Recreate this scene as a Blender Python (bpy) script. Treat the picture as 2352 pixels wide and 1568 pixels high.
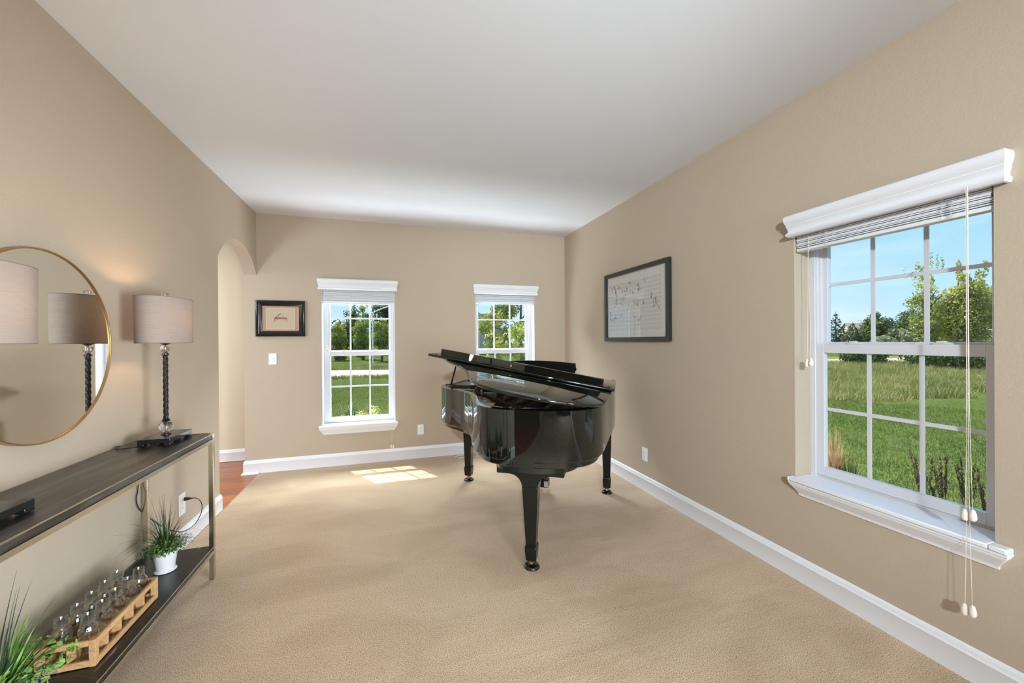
import bpy, bmesh, math, random
import numpy as np
from mathutils import Vector, Matrix
PI = math.pi
S = bpy.context.scene
COL = S.collection
for o in list(bpy.data.objects): bpy.data.objects.remove(o)

# ------------------------------------------------------------------ camera
CAM_YAW, CAM_PITCH, CAM_ROLL, F_PX = 0.3025, -0.00183, -0.00707, 899.2
CX = Vector((0, 0, 1.374))
def camera():
    cy, sy = math.cos(CAM_YAW), math.sin(CAM_YAW)
    w = Vector((sy*math.cos(CAM_PITCH), cy*math.cos(CAM_PITCH), math.sin(CAM_PITCH)))
    r = Vector((cy, -sy, 0)); u = r.cross(w)
    r2 = r*math.cos(CAM_ROLL)+u*math.sin(CAM_ROLL)
    u2 = -r*math.sin(CAM_ROLL)+u*math.cos(CAM_ROLL)
    cd = bpy.data.cameras.new('camera'); cam = bpy.data.objects.new('camera', cd); COL.objects.link(cam)
    cd.sensor_width = 36; cd.lens = F_PX/2352*36; cd.clip_start = .02; cd.clip_end = 600
    M = Matrix((r2, u2, -w)).transposed().to_4x4(); M.translation = CX
    cam.matrix_world = M
    S.camera = cam
camera()

# ------------------------------------------------------------------ view, world, sun, large lights
S.view_settings.view_transform = 'Standard'; S.view_settings.look = 'None'
S.view_settings.exposure = 0.22; S.view_settings.gamma = 1.0; S.view_settings.use_curve_mapping = False
S.cycles.max_bounces = 10; S.cycles.diffuse_bounces = 5; S.cycles.glossy_bounces = 5
S.cycles.transparent_max_bounces = 16; S.cycles.transmission_bounces = 8
S.cycles.sample_clamp_indirect = 6.0; S.cycles.use_denoising = True
S.cycles.caustics_reflective = False; S.cycles.caustics_refractive = False

def world():
    w = bpy.data.worlds.new('sky'); S.world = w; w.use_nodes = True
    N = w.node_tree.nodes; L = w.node_tree.links; N.clear()
    out = N.new('ShaderNodeOutputWorld'); bg = N.new('ShaderNodeBackground')
    tc = N.new('ShaderNodeTexCoord'); sep = N.new('ShaderNodeSeparateXYZ')
    L.new(tc.outputs['Generated'], sep.inputs[0])
    cr = N.new('ShaderNodeValToRGB'); e = cr.color_ramp.elements
    e[0].position = 0.0; e[0].color = (.56, .74, .90, 1)
    e[1].position = 1.0; e[1].color = (.14, .36, .78, 1)
    k = cr.color_ramp.elements.new(.10); k.color = (.42, .68, .92, 1)
    k = cr.color_ramp.elements.new(.30); k.color = (.24, .55, .90, 1)
    L.new(sep.outputs[2], cr.inputs[0])
    mp = N.new('ShaderNodeMapping'); mp.inputs['Scale'].default_value = (2, 2, 9)
    L.new(tc.outputs['Generated'], mp.inputs[0])
    nz = N.new('ShaderNodeTexNoise'); nz.inputs['Scale'].default_value = 2.2; nz.inputs['Detail'].default_value = 6
    L.new(mp.outputs[0], nz.inputs['Vector'])
    r2 = N.new('ShaderNodeValToRGB'); r2.color_ramp.elements[0].position = .50; r2.color_ramp.elements[1].position = .85
    r2.color_ramp.elements[0].color = (0, 0, 0, 1); r2.color_ramp.elements[1].color = (.55, .55, .55, 1)
    L.new(nz.outputs[0], r2.inputs[0])
    mx = N.new('ShaderNodeMixRGB'); mx.inputs[2].default_value = (.80, .88, .95, 1)
    L.new(r2.outputs[0], mx.inputs[0]); L.new(cr.outputs[0], mx.inputs[1])
    L.new(mx.outputs[0], bg.inputs[0]); bg.inputs[1].default_value = SKY
    L.new(bg.outputs[0], out.inputs[0])
SKY = 1.12
world()
def sun():
    d = bpy.data.lights.new('sun', 'SUN'); d.energy = 8.5; d.angle = .009; d.color = (1, .94, .84)
    o = bpy.data.objects.new('sun', d); COL.objects.link(o)
    o.rotation_euler = Vector((.56, -1, -2.15)).to_track_quat('-Z', 'Y').to_euler(); o.location = (-4, 12, 14)
sun()
def area(name, loc, direction, sx, sy, power, color=(1, 1, 1)):
    d = bpy.data.lights.new(name, 'AREA'); d.shape = 'RECTANGLE'; d.size = sx; d.size_y = sy
    d.energy = power; d.color = color
    o = bpy.data.objects.new(name, d); COL.objects.link(o); o.location = loc
    o.rotation_euler = Vector(direction).to_track_quat('-Z', 'Y').to_euler()
    return o
LC = (.81, .907, 1.0)
# fill lamps added outside, above and below the windows, for sky and ground light
area('sky_fill_back_windows', (.5, 7.3, 4.4), (0, -1, -1.25), 6, 2.4, 1750, LC)
area('ground_fill_back_windows', (.5, 5.3, -.38), (0, -.7, 1), 4.5, .55, 680, LC)
# unseen fill lamps added behind the camera and in the hall
area('rear_fill_panel', (1.25, -3.05, 1.15), (-.05, 1, -.05), 1.7, 2.0, 73, LC)  # added panel that fills the room from behind
area('hall_fill_down', (-2.9, 3.9, 2.66), (0, 0, -1), .7, .7, 34, LC)  # added to brighten the hall, no fixture behind it
area('hall_fill_arch', (-3.5, 2.3, .9), (1, 1.0, .55), .8, 1.2, 50, LC)  # added to lift the underside of the arch, no door here
def spot(name, loc, to, cone, power, color, radius):
    d = bpy.data.lights.new(name, 'SPOT'); d.energy = power; d.color = color; d.spot_size = math.radians(cone); d.spot_blend = 1; d.shadow_soft_size = radius
    o = bpy.data.objects.new(name, d); COL.objects.link(o); o.location = loc
    o.rotation_euler = (Vector(to)-Vector(loc)).to_track_quat('-Z', 'Y').to_euler()
spot('rear_fill_towards_ceiling', (.7, -1.2, 1.2), (.45, 2.4, 2.74), 64, 290, LC, .3)  # added spots behind the camera that brighten ceiling, floor and walls
spot('rear_fill_towards_floor', (.9, -1.8, 2.5), (.6, 3.3, 0), 60, 125, LC, .35)
spot('rear_fill_towards_right_wall', (-.9, -2.9, 2.6), (2.2, 2.9, 1.25), 56, 950, LC, .12)
spot('rear_fill_towards_left_wall', (1.9, -.9, .9), (-1.3, 1.7, .35), 70, 780, LC, .5)

# ------------------------------------------------------------------ materials
MATS = {}
def mat(name, color=(.8, .8, .8), rough=.5, metal=0., spec=.5, bump=None, var=None, coat=0., sheen=0.):
    """bump=(scale,strength,detail); var=(scale,(r,g,b) second colour,lo,hi,stretch)"""
    if name in MATS: return MATS[name]
    m = bpy.data.materials.new(name); m.use_nodes = True
    N = m.node_tree.nodes; L = m.node_tree.links; b = N['Principled BSDF']
    b.inputs['Base Color'].default_value = (*color, 1); b.inputs['Roughness'].default_value = rough
    b.inputs['Metallic'].default_value = metal; b.inputs['Specular IOR Level'].default_value = spec
    b.inputs['Coat Weight'].default_value = coat; b.inputs['Sheen Weight'].default_value = sheen
    tc = N.new('ShaderNodeTexCoord')
    if var:
        mp = N.new('ShaderNodeMapping'); mp.inputs['Scale'].default_value = var[4] if len(var) > 4 else (1, 1, 1)
        if len(var) > 5: mp.inputs['Rotation'].default_value = var[5]
        L.new(tc.outputs['Object'], mp.inputs[0])
        nz = N.new('ShaderNodeTexNoise'); nz.inputs['Scale'].default_value = var[0]; nz.inputs['Detail'].default_value = 5
        L.new(mp.outputs[0], nz.inputs['Vector'])
        cr = N.new('ShaderNodeValToRGB'); e = cr.color_ramp.elements
        e[0].position = var[2]; e[0].color = (*color, 1); e[1].position = var[3]; e[1].color = (*var[1], 1)
        L.new(nz.outputs[0], cr.inputs[0]); L.new(cr.outputs[0], b.inputs['Base Color'])
    if bump:
        nb = N.new('ShaderNodeTexNoise'); nb.inputs['Scale'].default_value = bump[0]
        nb.inputs['Detail'].default_value = bump[2] if len(bump) > 2 else 3
        L.new(tc.outputs['Object'], nb.inputs['Vector'])
        bp_ = N.new('ShaderNodeBump'); bp_.inputs['Strength'].default_value = bump[1]; bp_.inputs['Distance'].default_value = bump[3] if len(bump) > 3 else .004
        L.new(nb.outputs[0], bp_.inputs['Height']); L.new(bp_.outputs[0], b.inputs['Normal'])
    MATS[name] = m
    return m
def thin_glass(name, tint=(1, 1, 1), ior=1.45, boost=1.0, rough=0.0):
    if name in MATS: return MATS[name]
    m = bpy.data.materials.new(name); m.use_nodes = True
    N = m.node_tree.nodes; L = m.node_tree.links; N.clear()
    out = N.new('ShaderNodeOutputMaterial'); mx = N.new('ShaderNodeMixShader')
    t = N.new('ShaderNodeBsdfTransparent'); t.inputs[0].default_value = (*tint, 1)
    g = N.new('ShaderNodeBsdfGlossy'); g.inputs['Roughness'].default_value = rough
    # Schlick reflectance, the same from either side of the sheet
    ge = N.new('ShaderNodeNewGeometry'); dt = N.new('ShaderNodeVectorMath'); dt.operation = 'DOT_PRODUCT'
    L.new(ge.outputs['Normal'], dt.inputs[0]); L.new(ge.outputs['Incoming'], dt.inputs[1])
    def mth(op, a, b=None, clamp=False):
        n = N.new('ShaderNodeMath'); n.operation = op; n.use_clamp = clamp
        for i, q in enumerate((a, b)):
            if q is None: continue
            if isinstance(q, (int, float)): n.inputs[i].default_value = q
            else: L.new(q, n.inputs[i])
        return n.outputs[0]
    r0 = ((ior-1)/(ior+1))**2
    k = mth('POWER', mth('SUBTRACT', 1.0, mth('ABSOLUTE', dt.outputs['Value'])), 5.0)
    fr = mth('MULTIPLY', mth('ADD', mth('MULTIPLY', k, 1-r0), r0), boost, True)
    L.new(fr, mx.inputs[0])
    L.new(t.outputs[0], mx.inputs[1]); L.new(g.outputs[0], mx.inputs[2]); L.new(mx.outputs[0], out.inputs[0])
    MATS[name] = m
    return m
def crystal(name):
    if name in MATS: return MATS[name]
    m = bpy.data.materials.new(name); m.use_nodes = True
    b = m.node_tree.nodes['Principled BSDF']
    b.inputs['Transmission Weight'].default_value = 1; b.inputs['Roughness'].default_value = 0.0; b.inputs['IOR'].default_value = 1.5
    MATS[name] = m
    return m
def leafy(name, c1, c2, scale=3., trans=.35, rough=.5):
    if name in MATS: return MATS[name]
    m = bpy.data.materials.new(name); m.use_nodes = True
    N = m.node_tree.nodes; L = m.node_tree.links; N.clear()
    out = N.new('ShaderNodeOutputMaterial'); tc = N.new('ShaderNodeTexCoord')
    nz = N.new('ShaderNodeTexNoise'); nz.inputs['Scale'].default_value = scale; nz.inputs['Detail'].default_value = 3
    L.new(tc.outputs['Object'], nz.inputs['Vector'])
    cr = N.new('ShaderNodeValToRGB'); cr.color_ramp.elements[0].position = .38; cr.color_ramp.elements[1].position = .62
    cr.color_ramp.elements[0].color = (*c1, 1); cr.color_ramp.elements[1].color = (*c2, 1)
    L.new(nz.outputs[0], cr.inputs[0])
    p = N.new('ShaderNodeBsdfPrincipled'); p.inputs['Roughness'].default_value = rough; p.inputs['Specular IOR Level'].default_value = .3
    t = N.new('ShaderNodeBsdfTranslucent'); mx = N.new('ShaderNodeMixShader'); mx.inputs[0].default_value = trans
    L.new(cr.outputs[0], p.inputs['Base Color']); L.new(cr.outputs[0], t.inputs[0])
    L.new(p.outputs[0], mx.inputs[1]); L.new(t.outputs[0], mx.inputs[2]); L.new(mx.outputs[0], out.inputs[0])
    MATS[name] = m
    return m

WALL = mat('taupe_wall_paint', (.50, .415, .312), .85, spec=.2, bump=(95, .28, 3, .004))
CEIL = mat('white_ceiling_paint', (.765, .785, .825), .9, spec=.15)
TRIM = mat('white_trim_paint', (.82, .83, .86), .35, spec=.4)
VINYL = mat('white_window_vinyl', (.66, .67, .70), .4, spec=.4)
CREAM = mat('cream_hall_paint', (.66, .57, .43), .85, spec=.2, bump=(95, .15, 3, .003))
BLIND = mat('white_blind_slats', (.78, .79, .82), .5, spec=.3)
VALM = mat('white_valance_wood', (.80, .81, .83), .45, spec=.35)
CORDM = mat('ivory_pull_cord', (.80, .74, .64), .7)
BLACKG = mat('black_piano_lacquer', (.0035, .0045, .0035), .015, spec=.85, coat=.15)
MATS['black_piano_lacquer'].node_tree.nodes['Principled BSDF'].inputs['Specular Tint'].default_value = (.90, 1.0, .93, 1)
MATS['black_piano_lacquer'].node_tree.nodes['Principled BSDF'].inputs['Coat Tint'].default_value = (.97, 1.0, .98, 1)
BLACKD = mat('black_piano_satin', (.008, .0095, .008), .14, spec=.32)
BLACKM = mat('black_satin_paint', (.012, .012, .011), .3, spec=.5)
BRASS = mat('brass', (.75, .52, .28), .25, metal=1.)
STEEL = mat('steel', (.6, .6, .6), .3, metal=1.)
CHAMP = mat('champagne_metal', (.60, .57, .46), .22, metal=1.0, bump=(300, .05, 2, .001))
GLASSW = thin_glass('window_glass', (.985, .99, .985), 1.45, .8)
GLASSP = thin_glass('picture_glass', (1, 1, 1), 1.5, 1.5)
PLASTW = mat('white_plastic', (.85, .86, .88), .35)
DARKH = mat('dark_slot', (.02, .02, .02), .6)

def carpet_mat():
    m = bpy.data.materials.new('beige_carpet'); m.use_nodes = True
    N = m.node_tree.nodes; L = m.node_tree.links; b = N['Principled BSDF']
    b.inputs['Roughness'].default_value = 1; b.inputs['Specular IOR Level'].default_value = .05; b.inputs['Sheen Weight'].default_value = .25
    tc = N.new('ShaderNodeTexCoord')
    # tuft speckle
    n1 = N.new('ShaderNodeTexNoise'); n1.inputs['Scale'].default_value = 250; n1.inputs['Detail'].default_value = 3
    L.new(tc.outputs['Object'], n1.inputs['Vector'])
    r1 = N.new('ShaderNodeValToRGB'); e = r1.color_ramp.elements
    e[0].position = .33; e[0].color = (.17, .105, .05, 1); e[1].position = .50; e[1].color = (.60, .44, .275, 1)
    k = r1.color_ramp.elements.new(.42); k.color = (.45, .32, .19, 1)
    k = r1.color_ramp.elements.new(.66); k.color = (.80, .61, .41, 1)
    L.new(n1.outputs[0], r1.inputs[0])
    # broad nap variation and vacuum strokes
    mp = N.new('ShaderNodeMapping'); mp.inputs['Scale'].default_value = (.9, 1.9, 1); mp.inputs['Rotation'].default_value = (0, 0, .35)
    L.new(tc.outputs['Object'], mp.inputs[0])
    n2 = N.new('ShaderNodeTexNoise'); n2.inputs['Scale'].default_value = 1.6; n2.inputs['Detail'].default_value = 5; n2.inputs['Distortion'].default_value = .8
    L.new(mp.outputs[0], n2.inputs['Vector'])
    r2 = N.new('ShaderNodeValToRGB'); r2.color_ramp.elements[0].position = .36; r2.color_ramp.elements[1].position = .60
    r2.color_ramp.elements[0].color = (.86, .83, .80, 1); r2.color_ramp.elements[1].color = (1.02, 1.02, 1.03, 1)
    L.new(n2.outputs[0], r2.inputs[0])
    mu = N.new('ShaderNodeMixRGB'); mu.blend_type = 'MULTIPLY'; mu.inputs[0].default_value = 1
    L.new(r1.outputs[0], mu.inputs[1]); L.new(r2.outputs[0], mu.inputs[2]); L.new(mu.outputs[0], b.inputs['Base Color'])
    n3 = N.new('ShaderNodeTexNoise'); n3.inputs['Scale'].default_value = 260; n3.inputs['Detail'].default_value = 2
    L.new(tc.outputs['Object'], n3.inputs['Vector'])
    bm_ = N.new('ShaderNodeBump'); bm_.inputs['Strength'].default_value = .55; bm_.inputs['Distance'].default_value = .006
    L.new(n3.outputs[0], bm_.inputs['Height'])
    # long shallow vacuum strokes
    wv = N.new('ShaderNodeTexNoise'); wv.inputs['Scale'].default_value = 2.0; wv.inputs['Detail'].default_value = 4
    mp2 = N.new('ShaderNodeMapping'); mp2.inputs['Scale'].default_value = (1.0, 9, 1); mp2.inputs['Rotation'].default_value = (0, 0, -.45)
    L.new(tc.outputs['Object'], mp2.inputs[0]); L.new(mp2.outputs[0], wv.inputs['Vector'])
    b2 = N.new('ShaderNodeBump'); b2.inputs['Strength'].default_value = .22; b2.inputs['Distance'].default_value = .02
    L.new(wv.outputs[0], b2.inputs['Height']); L.new(bm_.outputs[0], b2.inputs['Normal']); L.new(b2.outputs[0], b.inputs['Normal'])
    return m
CARPET = carpet_mat()
def plank_mat():
    m = bpy.data.materials.new('orange_hardwood'); m.use_nodes = True
    N = m.node_tree.nodes; L = m.node_tree.links; b = N['Principled BSDF']; b.inputs['Roughness'].default_value = .28
    tc = N.new('ShaderNodeTexCoord'); br = N.new('ShaderNodeTexBrick')
    br.inputs['Color1'].default_value = (.50, .17, .065, 1); br.inputs['Color2'].default_value = (.36, .12, .045, 1)
    br.inputs['Mortar'].default_value = (.12, .04, .02, 1); br.inputs['Scale'].default_value = 1
    br.inputs['Mortar Size'].default_value = .0012; br.inputs['Brick Width'].default_value = .9; br.inputs['Row Height'].default_value = .09
    L.new(tc.outputs['Object'], br.inputs['Vector'])
    mp = N.new('ShaderNodeMapping'); mp.inputs['Scale'].default_value = (2, 30, 1); L.new(tc.outputs['Object'], mp.inputs[0])
    nz = N.new('ShaderNodeTexNoise'); nz.inputs['Scale'].default_value = 3; L.new(mp.outputs[0], nz.inputs['Vector'])
    mx = N.new('ShaderNodeMixRGB'); mx.blend_type = 'OVERLAY'; mx.inputs[0].default_value = .5
    L.new(br.outputs[0], mx.inputs[1]); L.new(nz.outputs[0], mx.inputs[2]); L.new(mx.outputs[0], b.inputs['Base Color'])
    return m
PLANK = plank_mat()

# ------------------------------------------------------------------ mesh helpers
class MB:
    def __init__(s): s.v = []; s.f = []
    def add(s, v, f):
        k = len(s.v); s.v += [tuple(p) for p in v]; s.f += [tuple(i+k for i in q) for q in f]; return s
    def box(s, x0, x1, y0, y1, z0, z1):
        x0, x1 = min(x0, x1), max(x0, x1); y0, y1 = min(y0, y1), max(y0, y1); z0, z1 = min(z0, z1), max(z0, z1)
        return s.add([(x0, y0, z0), (x1, y0, z0), (x1, y1, z0), (x0, y1, z0), (x0, y0, z1), (x1, y0, z1), (x1, y1, z1), (x0, y1, z1)],
                     [(0, 3, 2, 1), (4, 5, 6, 7), (0, 1, 5, 4), (1, 2, 6, 5), (2, 3, 7, 6), (3, 0, 4, 7)])
    def taper(s, c0, w0, d0, z0, c1, w1, d1, z1):
        a = [(c0[0]+sx*w0/2, c0[1]+sy*d0/2, z0) for sx, sy in ((-1, -1), (1, -1), (1, 1), (-1, 1))]
        b = [(c1[0]+sx*w1/2, c1[1]+sy*d1/2, z1) for sx, sy in ((-1, -1), (1, -1), (1, 1), (-1, 1))]
        return s.add(a+b, [(0, 3, 2, 1), (4, 5, 6, 7), (0, 1, 5, 4), (1, 2, 6, 5), (2, 3, 7, 6), (3, 0, 4, 7)])
    def prism(s, poly, fn0, fn1):
        """poly of 2D points; fn0/fn1 map (a,b) -> 3D for the two caps"""
        n = len(poly)
        return s.add([fn0(*p) for p in poly]+[fn1(*p) for p in poly],
                     [tuple(range(n))[::-1], tuple(range(n, 2*n))]+[(i, (i+1) % n, n+(i+1) % n, n+i) for i in range(n)])
    def loft(s, rings, closed=True, caps=True):
        n = len(rings[0]); v = [p for r in rings for p in r]; f = []
        for i in range(len(rings)-1):
            for j in range(n if closed else n-1):
                a = i*n+j; b = i*n+(j+1) % n; f.append((a, b, b+n, a+n))
        if caps:
            f.append(tuple(range(n))[::-1]); k = (len(rings)-1)*n; f.append(tuple(range(k, k+n)))
        return s.add(v, f)
    def tube(s, pts, r, n=8, caps=True):
        pts = [Vector(p) for p in pts]; rings = []; up = None
        for i, p in enumerate(pts):
            t = (pts[min(i+1, len(pts)-1)]-pts[max(i-1, 0)]).normalized()
            if up is None: up = t.orthogonal().normalized()
            else: up = (up-t*up.dot(t)).normalized()
            b = t.cross(up); rr = r[i] if isinstance(r, (list, tuple)) else r
            rings.append([tuple(p+up*math.cos(2*PI*k/n)*rr+b*math.sin(2*PI*k/n)*rr) for k in range(n)])
        return s.loft(rings, True, caps)
    def lathe(s, prof, c=(0, 0, 0), n=24, sx=1, sy=1, caps=True):
        rings = [[(c[0]+r*sx*math.cos(2*PI*k/n), c[1]+r*sy*math.sin(2*PI*k/n), c[2]+z) for k in range(n)] for r, z in prof]
        return s.loft(rings, True, caps)
    def sweep(s, path, prof, caps=True):
        """mitred moulding: path 2D points, prof [(outward offset, z)], outward = right-hand side of the path"""
        P = [Vector(p) for p in path]; rings = []
        for i, p in enumerate(P):
            ns = []
            if i > 0: d = (P[i]-P[i-1]).normalized(); ns.append(Vector((d.y, -d.x)))
            if i < len(P)-1: d = (P[i+1]-P[i]).normalized(); ns.append(Vector((d.y, -d.x)))
            n = ns[0] if len(ns) == 1 else (ns[0]+ns[1])/(1+ns[0].dot(ns[1]))
            rings.append([(p.x+n.x*o, p.y+n.y*o, z) for o, z in prof])
        return s.loft(rings, True, caps)
    def build(s, name, m, parent=None, sharp=38, bevel=0, seg=2, solid=True):
        me = bpy.data.meshes.new(name); me.from_pydata(s.v, [], s.f); me.materials.append(m)
        bm = bmesh.new(); bm.from_mesh(me)
        if solid: bmesh.ops.recalc_face_normals(bm, faces=bm.faces)
        for f in bm.faces: f.smooth = sharp > 0
        if sharp > 0:
            for e in bm.edges:
                if len(e.link_faces) == 2:
                    if e.calc_face_angle(0) > math.radians(sharp): e.smooth = False
        bm.to_mesh(me); bm.free()
        o = bpy.data.objects.new(name, me); COL.objects.link(o)
        if parent is not None: o.parent = parent
        if bevel:
            b = o.modifiers.new('bevel', 'BEVEL'); b.width = bevel; b.segments = seg; b.limit_method = 'ANGLE'; b.harden_normals = False
        return o
def B(name, m, parent, *boxes, bevel=0, **k):
    b = MB()
    for q in boxes: b.box(*q)
    return b.build(name, m, parent, bevel=bevel, **k)
def empty(name, loc=(0, 0, 0), rz=0, label=None, cat=None, group=None, kind=None):
    o = bpy.data.objects.new(name, None); COL.objects.link(o); o.location = loc; o.rotation_euler = (0, 0, rz); o.empty_display_size = .05
    return tag(o, label, cat, group, kind)
def tag(o, label=None, cat=None, group=None, kind=None):
    if label: o['label'] = label
    if cat: o['category'] = cat
    if group: o['group'] = group
    if kind: o['kind'] = kind
    return o
def lab(o, label): o['label'] = label; return o
def copy_tree(o, parent=None):
    c = o.copy(); COL.objects.link(c); c.parent = parent
    for ch in [x for x in bpy.data.objects if x.parent == o and x != c]: copy_tree(ch, c)
    return c
def struct(name, m, *boxes, **k):
    return tag(B(name, m, None, *boxes, **k), kind='structure')

# ------------------------------------------------------------------ room
XL, XR, YB, H = -1.337, 2.217, 4.743, 2.74
YR = -3.15
XE = -1.455          # end of the back wall, at the hall
YH = 5.31            # wall of the hall
def arch_wall():
    b = MB()
    x0, x1 = XL-.115, XL
    b.box(x0, x1, YR, -1.6, 0, H); b.box(x0, x1, -1.6, .70, 2.28, H); b.box(x0, x1, .70, 3.770, 0, H)     # unseen square opening behind the camera, added for the piano to reflect
    ys, ye, zs, zt = 3.770, YB, 2.085, 2.325
    cy = (ys+ye)/2; hw = (ye-ys)/2; rise = zt-zs; R = (hw*hw+rise*rise)/(2*rise); cz = zt-R; a0 = math.asin(hw/R)
    arc = [(cy+R*math.sin(-a0+2*a0*i/40), cz+R*math.cos(-a0+2*a0*i/40)) for i in range(41)]
    for i in range(40):
        (ya, za), (yb, zb) = arc[i], arc[i+1]
        b.add([(x0, ya, za), (x0, yb, zb), (x0, yb, H), (x0, ya, H), (x1, ya, za), (x1, yb, zb), (x1, yb, H), (x1, ya, H)],
              [(0, 3, 2, 1), (4, 5, 6, 7), (0, 1, 5, 4), (3, 7, 6, 2)]+([(0, 4, 7, 3)] if i == 0 else [])+([(1, 2, 6, 5)] if i == 39 else []))
    return tag(b.build('wall_left', WALL, sharp=30), kind='structure')
arch_wall()
W1 = (-.718, .057, .447, 2.05)     # window openings: x0,x1,z0,z1
W2 = (1.010, 1.788, .447, 2.05)
W3 = (.884, 1.661, .582, 2.05)     # y0,y1,z0,z1
def wall_back():
    b = MB(); y0, y1 = YB, YB+.21
    b.box(XE, W1[0], y0, y1, 0, H); b.box(W1[1], W2[0], y0, y1, 0, H); b.box(W2[1], XR+.21, y0, y1, 0, H)
    for w in (W1, W2): b.box(w[0], w[1], y0, y1, 0, w[2]); b.box(w[0], w[1], y0, y1, w[3], H)
    b.box(XE, XE+.2, y1, YH, 0, H)
    return tag(b.build('wall_back', WALL), kind='structure')
wall_back()
def wall_right():
    b = MB(); x0, x1 = XR, XR+.21
    b.box(x0, x1, YR, W3[0], 0, H); b.box(x0, x1, W3[1], YB, 0, H); b.box(x0, x1, W3[0], W3[1], 0, W3[2]); b.box(x0, x1, W3[0], W3[1], W3[3], H)
    return tag(b.build('wall_right', WALL), kind='structure')
wall_right()
struct('wall_rear', mat('dark_reflection_paint', (.060, .066, .055), .8, bump=(95, .15, 3, .003)), (XL-.115, XR+.21, YR-.1, YR, 0, H))  # rear wall coloured dark to darken what the piano reflects
struct('wall_hall', CREAM, (-5.2, XE+.2, YH, YH+.1, 0, H))
struct('wall_hall_side', CREAM, (-5.3, -5.2, YR, YH+.1, 0, H))
struct('wall_hall_rear', CREAM, (-5.2, XL-.115, YR-.1, YR, 0, H))
struct('ceiling', CEIL, (-5.3, XR+.21, YR-.1, YB+.21, H, H+.12), (-5.3, XE+.2, YB+.21, YH+.1, H, H+.12))
struct('floor', CARPET, (XL+.018, XR+.2, YR, YB+.2, -.1, 0))
struct('floor_hall', PLANK, (-5.3, XL+.018, YR, YH+.1, -.1, -.004))
struct('unseen_door_1', TRIM, (-1.02, -.12, YR-.0, YR+.03, 0, 2.05), (-.92, -.22, YR+.028, YR+.036, .12, .90), (-.92, -.22, YR+.028, YR+.036, 1.02, 1.95), bevel=.004)  # unseen door, added for the piano to reflect
struct('unseen_window_4', TRIM, (.34, .40, YR, YR+.115, .08, 2.22), (2.10, 2.16, YR, YR+.115, .08, 2.22), (.40, 2.10, YR, YR+.115, 2.16, 2.22), (.40, 2.10, YR, YR+.115, .08, .14),
       (1.215, 1.285, YR+.10, YR+.13, .14, 2.16), (.80, .82, YR+.105, YR+.12, .14, 2.16), (1.68, 1.70, YR+.105, YR+.12, .14, 2.16), *[(.40, 2.10, YR+.105, YR+.12, .14+.404*k-.01, .14+.404*k+.01) for k in (1, 2, 3, 4)])  # unseen window frame, added for its bars in the piano's reflection
BASEP = [(0, 0), (.014, 0), (.014, .100), (.0165, .104), (.0125, .109), (.011, .118), (.0095, .126), (.005, .134), (0, .137)]
def base(name, path, prof=BASEP): return tag(MB().sweep(path, prof).build(name, TRIM, sharp=50), kind='structure')
base('baseboard_back', [(XE, YH), (XE, YB), (XR, YB)][::1])
base('baseboard_right', [(XR, YB-.014), (XR, YR)])
base('baseboard_left', [(XL-.115, .70), (XL, .70), (XL, 3.770), (XL-.115, 3.770)])
struct('unseen_door_2', mat('unseen_dark_door', (.045, .028, .018), .4), (-5.2, -5.16, -1.1, -.2, 0, 2.05), (-5.165, -5.15, -1.0, -.3, .15, .9), (-5.165, -5.15, -1.0, -.3, 1.05, 1.95), bevel=.004)  # unseen dark door in the hall, added for the piano's reflection
base('baseboard_hall', [(-5.2, YH), (XE-.015, YH)])
base('trim_1', [(XE-.014, YB+.4), (XE-.014, YB-.014), (XL+.012, YB-.014)], [(0, -.004), (.016, -.004), (.013, .008), (.006, .014), (0, .016)])

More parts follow.
